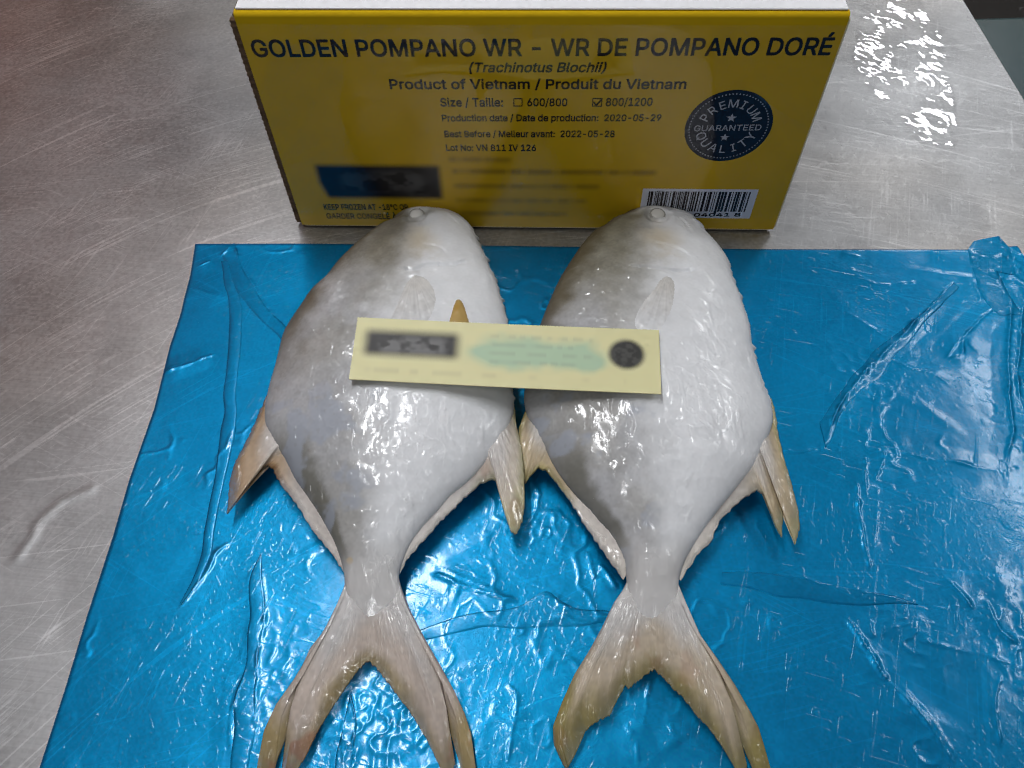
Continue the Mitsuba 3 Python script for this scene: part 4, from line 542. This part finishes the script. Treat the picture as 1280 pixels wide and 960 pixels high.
# ---------------------------------------------------------------- the fish
def fin_mesh(base, outer, u=None, edges=None, thick=(.0045, .0008), nray=26, per=6, nv=26, amp=.00025, jag=.0005, seed=0, fat=False):
    base, outer = A(base), A(outer)
    n = len(outer)
    if u is None:
        l = np.linalg.norm(np.diff(outer, axis=0), axis=1) + np.linalg.norm(np.diff(base, axis=0), axis=1)
        u = np.concatenate([[0], np.cumsum(l)]); u /= u[-1]
    u = A(u)
    us = np.unique(np.concatenate([np.linspace(a, b, per + 1) for a, b in zip(u[:-1], u[1:])]))
    ub = np.linspace(0, 1, len(base)) if len(base) != n else u
    B = np.stack([np.interp(us, ub, base[:, k]) for k in range(3)], -1)
    O = np.stack([np.interp(us, u, outer[:, k]) for k in range(3)], -1)
    r_ = np.random.default_rng(seed)
    d = O - B
    ln = np.linalg.norm(d, axis=1, keepdims=True)
    j = (r_.random(len(us)) - .6) * jag * np.minimum(1, np.minimum(us, 1 - us) * 20)
    O = O + d / np.maximum(ln, 1e-6) * j[:, None]
    v = np.linspace(0, 1, nv)
    P = B[:, None] * (1 - v)[None, :, None] + O[:, None] * v[None, :, None]
    if edges is not None:      # the curved leading edges, fading towards the fork
        for k, e in zip((0, -1), edges):
            e = A(e); s = np.concatenate([[0], np.cumsum(np.linalg.norm(np.diff(e, axis=0), axis=1))]); s /= s[-1]
            c = np.stack([np.interp(v, s, e[:, q]) for q in range(3)], -1) - (e[0] * (1 - v[:, None]) + e[-1] * v[:, None])
            w = np.maximum((1 - 2 * us) * (1 if k == 0 else -1), 0) ** 1.1
            P = P + w[:, None, None] * c[None]
    th = (thick[1] + (thick[0] - thick[1]) * (1 - v) ** (1.25 if fat else 1.9))[None, :] * np.ones((len(us), 1))
    rim = np.minimum(1, np.minimum(us, 1 - us) * 30 + .25)[:, None]
    th = th * rim
    if not fat:
        th = th * np.interp(v, [0, .06, .25], [.25, .55, 1])[None] * np.interp(us, [.45, .8, 1], [1, .62, .42])[:, None]
    if fat:
        th = th * np.interp(v, [0, .12, .3, 1], [.35, .95, 1, 1])[None]
    ray = amp * np.sin(us * nray * 2 * np.pi)[:, None] * np.minimum(1, v * 4)[None] * np.minimum(1, ln * 60)
    top, bot = P.copy(), P.copy()
    top[..., 2] += th / 2 + ray
    bot[..., 2] = np.maximum(bot[..., 2] - th / 2, .0016)
    top[..., 2] = np.maximum(top[..., 2], bot[..., 2] + .0002)
    n_, m_ = len(us), nv
    f = np.vstack([grid_faces(n_, m_), grid_faces(n_, m_, True) + n_ * m_])
    loop = np.concatenate([np.arange(m_), np.arange(1, n_) * m_ + m_ - 1, (n_ - 1) * m_ + np.arange(m_ - 2, -1, -1), np.arange(n_ - 2, 0, -1) * m_])
    nx = np.roll(loop, -1)
    f = np.vstack([f, np.column_stack([loop, nx, nx + n_ * m_]), np.column_stack([loop, nx + n_ * m_, loop + n_ * m_])])
    uv = np.stack(np.meshgrid(us, v, indexing='ij'), -1).reshape(-1, 2)
    return mesh(np.vstack([top.reshape(-1, 3), bot.reshape(-1, 3)]), f), np.vstack([uv, uv])


def make_fish(key, tag, skin_mat, mats, seed):
    b = DATA['body'][tag]
    M = DATA['marks_' + tag]
    t, u, up, lo = body_grid(A(b['L']), A(b['R']), A(b['ts']))
    NS, NU = len(t), len(u)
    flat = up.reshape(-1, 3)

    def at(q):
        q = np.atleast_2d(A(q)); i = np.clip(np.searchsorted(t, q[:, 1]), 0, NS - 1); j = np.clip(np.searchsorted(u, q[:, 0]), 0, NU - 1)
        return up[i, j]
    P = flat[:, :2]
    dz = (.0016 + .0030 * np.clip(1.25 - np.repeat(t, NU) / .16, 0, 1)) * (n2f(P, 42, seed, 3) - .5) + .0005 * (n2(P, 130, seed + 1) - .5) + .0003 * (n2(P, 330, seed + 2) - .5)
    for name, g, st in (('oper', .0017, .0009), ('preop', .0007, .0005)):
        line = smooth_line(at(M[name])[:, :2], 6)
        d, tt = seg_dist(P, line)
        fade = np.minimum(1, np.minimum(tt, 1 - tt) * 6 + .15)
        dz -= g * fade * np.exp(-(d / .0009) ** 2)
        above = P[:, 1] > np.interp(P[:, 0], np.sort(line[:, 0]), line[np.argsort(line[:, 0]), 1])
        dz += st * fade * np.exp(-d / .006) * np.where(above, 1, -.6)
    e = at(M['eye'])[0]
    r = np.linalg.norm((P - e[:2]) * [1, .8], axis=1)
    dz += -.0014 * np.exp(-((r - .0072) / .0016) ** 2) + .0006 * np.exp(-((r - .0105) / .002) ** 2)
    line = at(M['mouth'])[:, :2]
    d, tt = seg_dist(P, line); dz -= .0005 * np.exp(-(d / .0008) ** 2)
    nn = at(M['nostril'])[0]; r = np.linalg.norm(P - nn[:2], axis=1); dz -= .0009 * np.exp(-(r / .0012) ** 2)
    ax = at(M['axil'])[0]; r = np.linalg.norm((P - ax[:2]) * [1, 1.3], axis=1); dz += .0016 * np.exp(-(r / .004) ** 2)
    # frost crust on the belly edge of the head
    q = np.minimum(np.abs(np.tile(u, NS) - 1), .2)
    dz *= np.tile(np.sin(np.pi * np.arange(NU) / (NU - 1)) ** .6, NS) * np.repeat(np.minimum(1, (1 - t) * 12), NU)
    upd = up.copy(); upd[..., 2] += dz.reshape(NS, NU)
    crust = .0030 * np.maximum(n2(upd[:, -12:].reshape(-1, 3)[:, :2], 380, seed + 5) - .6, 0).reshape(NS, 12) * np.linspace(0, 1, 12) * 2.4 * np.interp(t, [.05, .12, .45, .6], [0, 1, 1, 0])[:, None]
    upd[:, -12:, 0] += crust
    ring = np.concatenate([upd, lo[:, -2:0:-1]], 1)
    m = ring.shape[1]
    i, j = np.meshgrid(np.arange(NS - 1), np.arange(m), indexing='ij'); j2 = (j + 1) % m
    f4 = np.stack([i * m + j, (i + 1) * m + j, (i + 1) * m + j2, i * m + j2], -1).reshape(-1, 4)
    f = np.vstack([f4[:, [0, 1, 2]], f4[:, [0, 2, 3]]])
    v = ring.reshape(-1, 3)
    c0, c1 = ring[0].mean(0), ring[-1].mean(0)
    k = len(v)
    a = np.arange(m); a2 = (a + 1) % m
    f = np.vstack([f, np.column_stack([a2 * 0 + k, a, a2]), np.column_stack([(NS - 1) * m + a2, (NS - 1) * m + a, a * 0 + k + 1])])
    v = np.vstack([v, c0, c1])
    uu = np.concatenate([u, u[-2:0:-1]])
    uv = np.vstack([np.column_stack([np.tile(uu, NS), np.repeat(t, m)]), [[.5, 0], [.5, 1]]])
    tm = mesh(v, f)
    if tm.volume < 0: tm = mesh(v, f[:, ::-1])
    scene[key + '__body'] = ply(tm, skin_mat, smooth=True, uv=uv)
    zi = LinearNDInterpolator(upd[:, 2:-2].reshape(-1, 3)[:, :2], upd[:, 2:-2, 2].ravel())
    zn = NearestNDInterpolator(upd[:, 2:-2].reshape(-1, 3)[:, :2], upd[:, 2:-2, 2].ravel())

    def ztop(Q):
        z = zi(Q); return np.where(np.isnan(z), zn(Q), z)
    for nm, mt, nr in (('dorsal_fin', mats[0], 22), ('anal_fin', mats[1], 22)):
        d = DATA[nm.split('_')[0] + '_' + tag]
        inward = A([.0058 if nm == 'dorsal_fin' else -.0058, .0030, 0])
        tm, uv = fin_mesh(A(d['base']) + inward * np.interp(np.linspace(0, 1, len(d['base'])), [0, .1, .6, 1], [.7, 1, .9, .35])[:, None] - [0, 0, .0012], d['outer'], nray=nr, seed=seed + len(nm), amp=.00016, jag=.0013, thick=(.019, .0020))
        scene[key + '__' + nm] = ply(tm, mt, smooth=True, uv=uv)
    d = DATA['tail_' + tag]
    tm, uv = fin_mesh(d['base'], d['outer'], d['u'], (d['edge0'], d['edge1']), thick=(.0085, .0009), nray=30, per=8, nv=70, amp=.00005, fat=True, jag=.0016, seed=seed)
    scene[key + '__tail_fin'] = ply(tm, mats[2], smooth=True, uv=uv)
    n_ = len(tm.vertices) // 2
    ok_ = (uv[:n_, 1] > .12) & (uv[:n_, 1] < .93)
    tail_top = np.array(tm.vertices)[:n_][ok_]
    # eye
    ez = ztop(e[None, :2])[0]
    s = trimesh.creation.icosphere(3); s.apply_scale([.0060, .0066, .0018]); s.apply_translation([e[0], e[1], ez - .0002])
    scene[key + '__eye'] = ply(s, 'eye_grey', smooth=True)
    s = trimesh.creation.icosphere(3); s.apply_scale([.0047, .0048, .0012]); s.apply_translation([e[0], e[1] - .0004, ez + .0010])
    scene[key + '__eye__pupil'] = ply(s, 'eye_cloudy', smooth=True)
    # fin behind the gill cover, lying flat on the skin
    poly = pect_outline = smooth_closed(at(M['pect'])[:, :2])
    def zf(Q, d):
        ang = np.arctan2(Q[:, 1] - ax[1], Q[:, 0] - ax[0])
        return ztop(Q) + np.minimum(d / .004, 1) * (.00022 + .00010 * np.sin(ang * 60) * np.minimum(1, np.linalg.norm(Q - ax[:2], axis=1) / .02))
    Q, d, tm = heightfield(poly, .0008, zf, lambda Q: ztop(Q) - .0002)
    uvp = np.column_stack([np.arctan2(Q[:, 1] - ax[1], Q[:, 0] - ax[0]) / 2.2, np.clip(np.linalg.norm(Q - ax[:2], axis=1) / .06, 0, 1)])
    scene[key + '__pectoral_fin'] = ply(tm, mats[3], smooth=True, uv=uvp)
    if 'pelvic' in M:
        poly = smooth_closed(at(M['pelvic'])[:, :2])
        _, _, tm = heightfield(poly, .0009, lambda Q, d: ztop(Q) + .0022 * np.minimum(d / .005, 1) ** .6 + .0003 * n2(Q, 300, 3), lambda Q: ztop(Q) - .0005)
        scene[key + '__pelvic_fin'] = ply(tm, 'fin_ochre', smooth=True)
        labels[key + '__pelvic_fin'] = {'label': 'small ochre yellow fin just above the card'}
    return ztop


def smooth_closed(p):
    p = np.vstack([p, p[:1]])
    g = shapely.Polygon(p).buffer(0)
    if g.geom_type != 'Polygon': g = max(g.geoms, key=lambda x: x.area)
    q = np.array(g.exterior.coords)[:-1]
    for _ in range(3):      # corners rounded off
        nxt = np.roll(q, -1, 0)
        q = np.stack([.75 * q + .25 * nxt, .25 * q + .75 * nxt], 1).reshape(-1, 2)
    return q


scene['pectoral_skin'] = fin_mat([.63, .615, .59], [.69, .685, .675], [.74, .75, .76], 40, 8., clear=0)
zl = make_fish('fish', 'a', 'skin_left', ('fin_brown', 'fin_pale', 'tail_skin', 'pectoral_skin'), 10)
zr = make_fish('fish_001', 'b', 'skin_right', ('fin_yellow', 'fin_yellow', 'tail_skin_right', 'pectoral_skin'), 50)
labels['fish'] = {'label': 'left whole pompano with a grey back and a yellow fin above the card', 'category': 'fish', 'group': 'two whole fish on the blue film'}
labels['fish_001'] = {'label': 'right whole pompano with an olive head, its snout before the barcode', 'category': 'fish', 'group': 'two whole fish on the blue film'}

# ---------------------------------------------------------------- the card on the fish
C4 = A([[-.0987, .3217], [.0943, .3043], [.0896, .2560], [-.1000, .2734]])
nu, nv = 60, 16
uu, vv = np.meshgrid(np.linspace(0, 1, nu), np.linspace(0, 1, nv), indexing='ij')
Pc = (C4[0] * ((1 - uu) * (1 - vv))[..., None] + C4[1] * (uu * (1 - vv))[..., None] + C4[2] * (uu * vv)[..., None] + C4[3] * ((1 - uu) * vv)[..., None])
zc = .0487 - .0006 * np.sin(np.pi * uu) + .0005 * (2 * vv - 1) ** 2
hi = max(np.max(zl(Pc.reshape(-1, 2)).reshape(nu, nv)[:28] - zc[:28]), np.max(zr(Pc.reshape(-1, 2)).reshape(nu, nv)[32:] - zc[32:]))
zc = zc + max(hi + .0022, -.001)
top = np.concatenate([Pc, zc[..., None]], -1); bot = top - [0, 0, .0007]
k = nu * nv
loop = np.concatenate([np.arange(nv), np.arange(1, nu) * nv + nv - 1, (nu - 1) * nv + np.arange(nv - 2, -1, -1), np.arange(nu - 2, 0, -1) * nv]); nx = np.roll(loop, -1)
f = np.vstack([grid_faces(nu, nv, True), grid_faces(nu, nv) + k, np.column_stack([loop, nx + k, nx]), np.column_stack([loop, loop + k, nx + k])])


def soft_rect(x, y, x0, x1, y0, y1, s): return smoothstep(x0 - s, x0 + s, x) * smoothstep(x1 + s, x1 - s, x) * smoothstep(y0 - s, y0 + s, y) * smoothstep(y1 + s, y1 - s, y)


def card_print(p, n, uv):
    x, y = uv.x * .192, uv.y * .048
    w = fbm(p.x * 90, p.y * 90, 1., 2) - .5
    c = mi.Color3f(.80, .76, .42)
    teal = soft_rect(x + .012 * w, y + .009 * w, .082, .152, .011, .031, .007) + .8 * soft_rect(x, y + .006 * w, .072, .16, .020, .028, .006)
    c = mix(c, [.42, .62, .44], .85 * dr.minimum(teal, 1))
    for k in range(4):
        c = mix(c, [.25, .28, .20], .30 * soft_rect(x, y, .086, .150 - .01 * (k % 2), .009 + .0065 * k, .0105 + .0065 * k, .0022) * smoothstep(.25, .6, noise(x * 300, k * 5.)))
    c = mix(c, [.34, .31, .17], .30 * soft_rect(x, y, .01, .17, .039, .041, .003) * smoothstep(.3, .6, noise(x * 150)))
    b = soft_rect(x, y, .0070, .0660, .0095, .0285, .0045)
    inner = .5 * soft_rect(x, y, .017, .058, .0135, .0265, .004) * smoothstep(.3, .65, fbm(x * 160, y * 200, 3., 2))
    c = mix(c, mix([.022, .021, .022], [.30, .30, .30], inner), b)
    r = dr.sqrt(dr.square(x - .1715) + dr.square(y - .0195))
    return mix(c, mix([.028, .028, .026], [.06, .06, .056], smoothstep(.35, .7, fbm(x * 300, y * 300, 9., 2))), smoothstep(.0135, .0085, r))


scene['card_print'] = plastic(proc(card_print), .22)
scene['paper_card'] = ply(mesh(np.vstack([top.reshape(-1, 3), bot.reshape(-1, 3)]), f), 'card_print', uv=np.vstack([np.stack([uu, vv], -1).reshape(-1, 2)] * 2))
labels['paper_card'] = {'label': 'pale yellow card with smeared black and teal print lying across both fish', 'category': 'card'}

# ---------------------------------------------------------------- the carton
BO, PSI, W, HB, DEPTH = A([-.16273511, .45635173, 0]), -3.0454, .37018, .18054, .27
BT = T().translate(BO.tolist()).rotate([0, 0, 1], PSI)


def carton(part, m, mat, **kw): scene['carton__' + part] = ply(m, mat, to_world=BT, **kw)


arc = [(.003 - .003 * math.cos(a), HB - .003 + .003 * math.sin(a)) for a in np.linspace(0, np.pi / 2, 9)]
prof = [(0, .003), *arc, (.0045, HB), (.0045, HB - .003), (.0044, .003)]
m = trimesh.creation.extrude_polygon(shapely.Polygon(prof), W, engine='earcut')
m.apply_transform(np.array([[0, 0, 1, 0], [1, 0, 0, 0], [0, 1, 0, 0], [0, 0, 0, 1.]]))


def front_print(p, n, uv):
    c, s = math.cos(math.radians(PSI)), math.sin(math.radians(PSI))
    x, z = (p.x - BO[0]) * c + (p.y - BO[1]) * s, p.z
    w = fbm(x * 60, z * 60, 2., 3) - .5
    col = mi.Color3f(.50, .325, .010) * (1 + .10 * w)
    # smeared print: a dark block and lines of text
    b = soft_rect(x, z, .0235 + .25 * dr.maximum(.047 - z, 0), .1145, .0318, .0635, .0034)
    inner = soft_rect(x, z, .040, .100, .039, .057, .005) * smoothstep(.3, .65, fbm(x * 130, z * 170, 3., 2))
    dark = mix([.006, .009, .026], [.016, .016, .018], smoothstep(.04, .075, x))
    col = mix(col, mix(dark, mix([.028, .04, .06], [.065, .065, .068], smoothstep(.05, .08, x)), inner), b)
    for x0, x1, zz, a in ((.122, .167, .0675, .55), (.124, .272, .0565, .65), (.124, .232, .0427, .55), (.125, .223, .0285, .5), (.127, .209, .0150, .5)):
        col = mix(col, [.10, .055, .012], a * soft_rect(x, z, x0, x1, zz, zz + .004, .003) * (.6 + .4 * smoothstep(.25, .6, noise(x * 170, zz * 900))))
    return col


scene['yellow_print'] = diffuse(proc(front_print))
carton('front_panel', m, 'yellow_print', smooth=30)
carton('lid', rbox([.001, .0028, HB + .0002], [W - .001, DEPTH, HB + .0016], .0006), 'paper_white')
carton('side_panel', box([-.0035, .0065, .004], [.0005, DEPTH, HB - .005]), 'raw_board')
carton('side_panel_001', box([W - .0045, .0065, .004], [W - .0005, DEPTH, HB - .005]), 'raw_board')
carton('back_panel', box([.002, DEPTH - .006, .004], [W - .006, DEPTH - .002, HB - .0045]), 'raw_board')
carton('bottom_panel', box([.002, .008, .003], [W - .006, DEPTH - .008, .006]), 'raw_board')
zs = np.linspace(.004, HB - .006, 120)
cut = trimesh.util.concatenate([box([-.0042 - .0006 * ((i * 7) % 3) / 2, .0016 + .0005 * (i % 2), a], [-.0002, .006, b]) for i, (a, b) in enumerate(zip(zs[:-1], zs[1:]))])
carton('cut_edge', cut, 'raw_board')
carton('paper_edge', rbox([W + .0001, .0008, .004], [W + .0016, .005, HB - .004], .0006), 'cream_edge')
carton('bottom_edge', rbox([.002, .0003, .0016], [W - .003, .0042, .0028], .0005), 'cream_edge')


def lettering(text, x0, z0, x1, z1, h, bold=True, shear=0.):
    mm = meshkit.text_mesh(text, h, .00025, bold)
    lo, hi = mm.bounds[0], mm.bounds[1]
    w = math.hypot(x1 - x0, z1 - z0)
    v = mm.vertices.copy()
    v[:, 0] = (v[:, 0] - lo[0]) * (w - shear * h) / (hi[0] - lo[0]) + shear * v[:, 1]
    a = math.atan2(z1 - z0, x1 - x0)
    X, Z = x0 + v[:, 0] * math.cos(a) - v[:, 1] * math.sin(a), z0 + v[:, 0] * math.sin(a) + v[:, 1] * math.cos(a)
    return mesh(np.column_stack([X, -v[:, 2] - .00005, Z]), mm.faces)


def print_on(part, m, mat='ink'): carton(part, m, mat)


print_on('title_line', lettering('GOLDEN POMPANO WR - WR DE POMPANO DORÉ', .0047, .1512, .3661, .1538, .0113))
print_on('latin_name_line', lettering('(Trachinotus Blochii)', .1409, .1407, .2296, .1412, .0066, True, .22))
print_on('origin_line', lettering('Product of Vietnam / Produit du Vietnam', .0884, .1280, .2815, .1290, .0070))
print_on('size_line', lettering('Size / Taille:', .1205, .1145, .1624, .1148, .0064))
print_on('size_line_001', lettering('600/800', .1785, .1152, .2052, .1153, .0058))
print_on('size_line_002', lettering('800/1200', .2307, .1155, .2614, .1159, .0060))
print_on('production_date_line', lettering('Production date / Date de production:  2020-05-29', .1205, .1026, .2689, .1038, .0052))
print_on('best_before_line', lettering('Best Before / Melleur avant:  2022-05-28', .1210, .0893, .2389, .0903, .0052))
print_on('lot_line', lettering('Lot No: VN 811 IV 126', .1211, .0774, .1847, .0778, .0053))
print_on('storage_line', lettering('KEEP FROZEN AT -18°C OR', .0216, .0197, .0870, .0203, .0054))
print_on('storage_line_001', lettering('GARDER CONGELÉ À', .0215, .0103, .0770, .0104, .0054))


def frame(x0, z0, x1, z1, t):
    return trimesh.util.concatenate([box([a, -.0003, b], [c, -.00005, d]) for a, b, c, d in ((x0, z0, x1, z0 + t), (x0, z1 - t, x1, z1), (x0, z0 + t, x0 + t, z1 - t), (x1 - t, z0 + t, x1, z1 - t))])


def stroke(a, b, t):
    a, b = A(a), A(b); d = (b - a) / np.linalg.norm(b - a); n = np.array([-d[1], d[0]]) * t / 2
    q = [a + n, b + n, b - n, a - n]
    return mesh([[x, -.00032, z] for x, z in q], [[0, 1, 2], [0, 2, 3]])


print_on('checkbox', frame(.1693, .1148, .1754, .1212, .0006))
print_on('checkbox_001', trimesh.util.concatenate([frame(.2217, .1150, .2282, .1215, .0006), stroke([.2226, .1185], [.2245, .1160], .0010), stroke([.2244, .1160], [.2278, .1207], .0010)]))

SC, SR = A([.3152, .0992]), .0292
TILT = math.radians(2.)


def disc(c, r, y, n=64):
    a = np.linspace(0, 2 * np.pi, n, endpoint=False)
    v = np.vstack([[c[0], y, c[1]], np.column_stack([c[0] + r * np.cos(a), np.full(n, y), c[1] + r * np.sin(a)])])
    return mesh(v, [[0, 1 + k, 1 + (k + 1) % n] for k in range(n)])


carton('seal__disc', disc(SC, SR, -.00030), 'seal_ink')


def arc_text(text, radius, a0, a1, h, inside):
    parts = []
    for k, ch in enumerate(text):
        mm = meshkit.text_mesh(ch, h, .0002, False)
        ang = a0 + (a1 - a0) * k / (len(text) - 1)
        v = mm.vertices - [(mm.bounds[0][0] + mm.bounds[1][0]) / 2, 0, 0]
        r = radius + v[:, 1] if not inside else radius - v[:, 1]
        rot = ang - np.pi / 2 if not inside else ang + np.pi / 2
        cx, cz = SC[0] + radius * math.cos(ang), SC[1] + radius * math.sin(ang)
        X = cx + v[:, 0] * math.cos(rot) - v[:, 1] * math.sin(rot)
        Z = cz + v[:, 0] * math.sin(rot) + v[:, 1] * math.cos(rot)
        parts.append(mesh(np.column_stack([X, -v[:, 2] - .00034, Z]), mm.faces))
    return trimesh.util.concatenate(parts)


R_ = math.radians
carton('seal__lettering', arc_text('PREMIUM', .0157, R_(156), R_(27), .0063, False), 'seal_grey')
carton('seal__lettering_001', arc_text('QUALITY', .0218, R_(204), R_(336), .0066, True), 'seal_grey')
g = lettering('GUARANTEED', SC[0] - .0228, SC[1] - .0034, SC[0] + .0222, SC[1] - .0022, .0046, False); g.apply_translation([0, -.0003, 0])
carton('seal__lettering_002', g, 'seal_grey')


def star(cx, cz, r):
    a = np.pi / 2 + np.arange(10) * np.pi / 5
    rr = np.where(np.arange(10) % 2 == 0, r, r * .42)
    v = np.vstack([[cx, -.00042, cz], np.column_stack([cx + rr * np.cos(a), np.full(10, -.00042), cz + rr * np.sin(a)])])
    return mesh(v, [[0, 1 + k, 1 + (k + 1) % 10] for k in range(10)])


carton('seal__star', star(SC[0] + .0005, SC[1] + .0075, .0036), 'seal_grey')
carton('seal__star_001', star(SC[0] - .0008, SC[1] - .0085, .0033), 'seal_grey')
carton('seal__dotted_ring', trimesh.util.concatenate([disc(SC + .0262 * np.array([math.cos(a), math.sin(a)]), .00052, -.00042, 8) for a in np.linspace(0, 2 * np.pi, 72, endpoint=False)]), 'seal_grey')

carton('barcode__label', box([.2643, -.0003, .0145], [.3492, -.00005, .0436]), 'label_white')
rb = np.random.default_rng(12)
x, bars = .2690, []
while x < .3435:
    wd_ = rb.choice([.0005, .0005, .0010, .0015]) * 1.15
    bars.append(box([x, -.00055, .0215 if len(bars) % 14 else .0185], [min(x + wd_, .344), -.0003, .0412]))
    x += wd_ + rb.choice([.0005, .0005, .0010, .0014])
carton('barcode__bars', trimesh.util.concatenate(bars), 'ink')
g = lettering('05 04041 8', .2925, .0160, .3415, .0168, .0034); g.apply_translation([0, -.0003, 0])
carton('barcode__digits', g, 'ink')

# clear shrink wrap in front of the printed face
nx_, nz_ = 150, 90
gx, gz = np.meshgrid(np.linspace(.0005, W - .0005, nx_), np.linspace(.004, HB - .0065, nz_), indexing='ij')
Pq = np.column_stack([gx.ravel(), gz.ravel()])
yy = -.0011 - .0011 * n2f(Pq, 16, 3, 2)
for line, a in (([[.004, .172], [.03, .164], [.07, .159], [.13, .159]], .0007), ([[.003, .163], [.04, .160], [.10, .154]], .0005), ([[.13, .09], [.12, .06], [.125, .02]], .0007), ([[.02, .03], [.05, .008]], .0004)):
    d, _ = seg_dist(Pq, smooth_line(line)); yy -= a * np.exp(-(d / .0013) ** 2)
carton('clear_wrap', mesh(np.column_stack([gx.ravel(), yy, gz.ravel()]), grid_faces(nx_, nz_)), 'clear_wrap', smooth=True)
labels['carton'] = {'label': 'shiny yellow fish carton with black print and a white lid behind the fish', 'category': 'carton'}
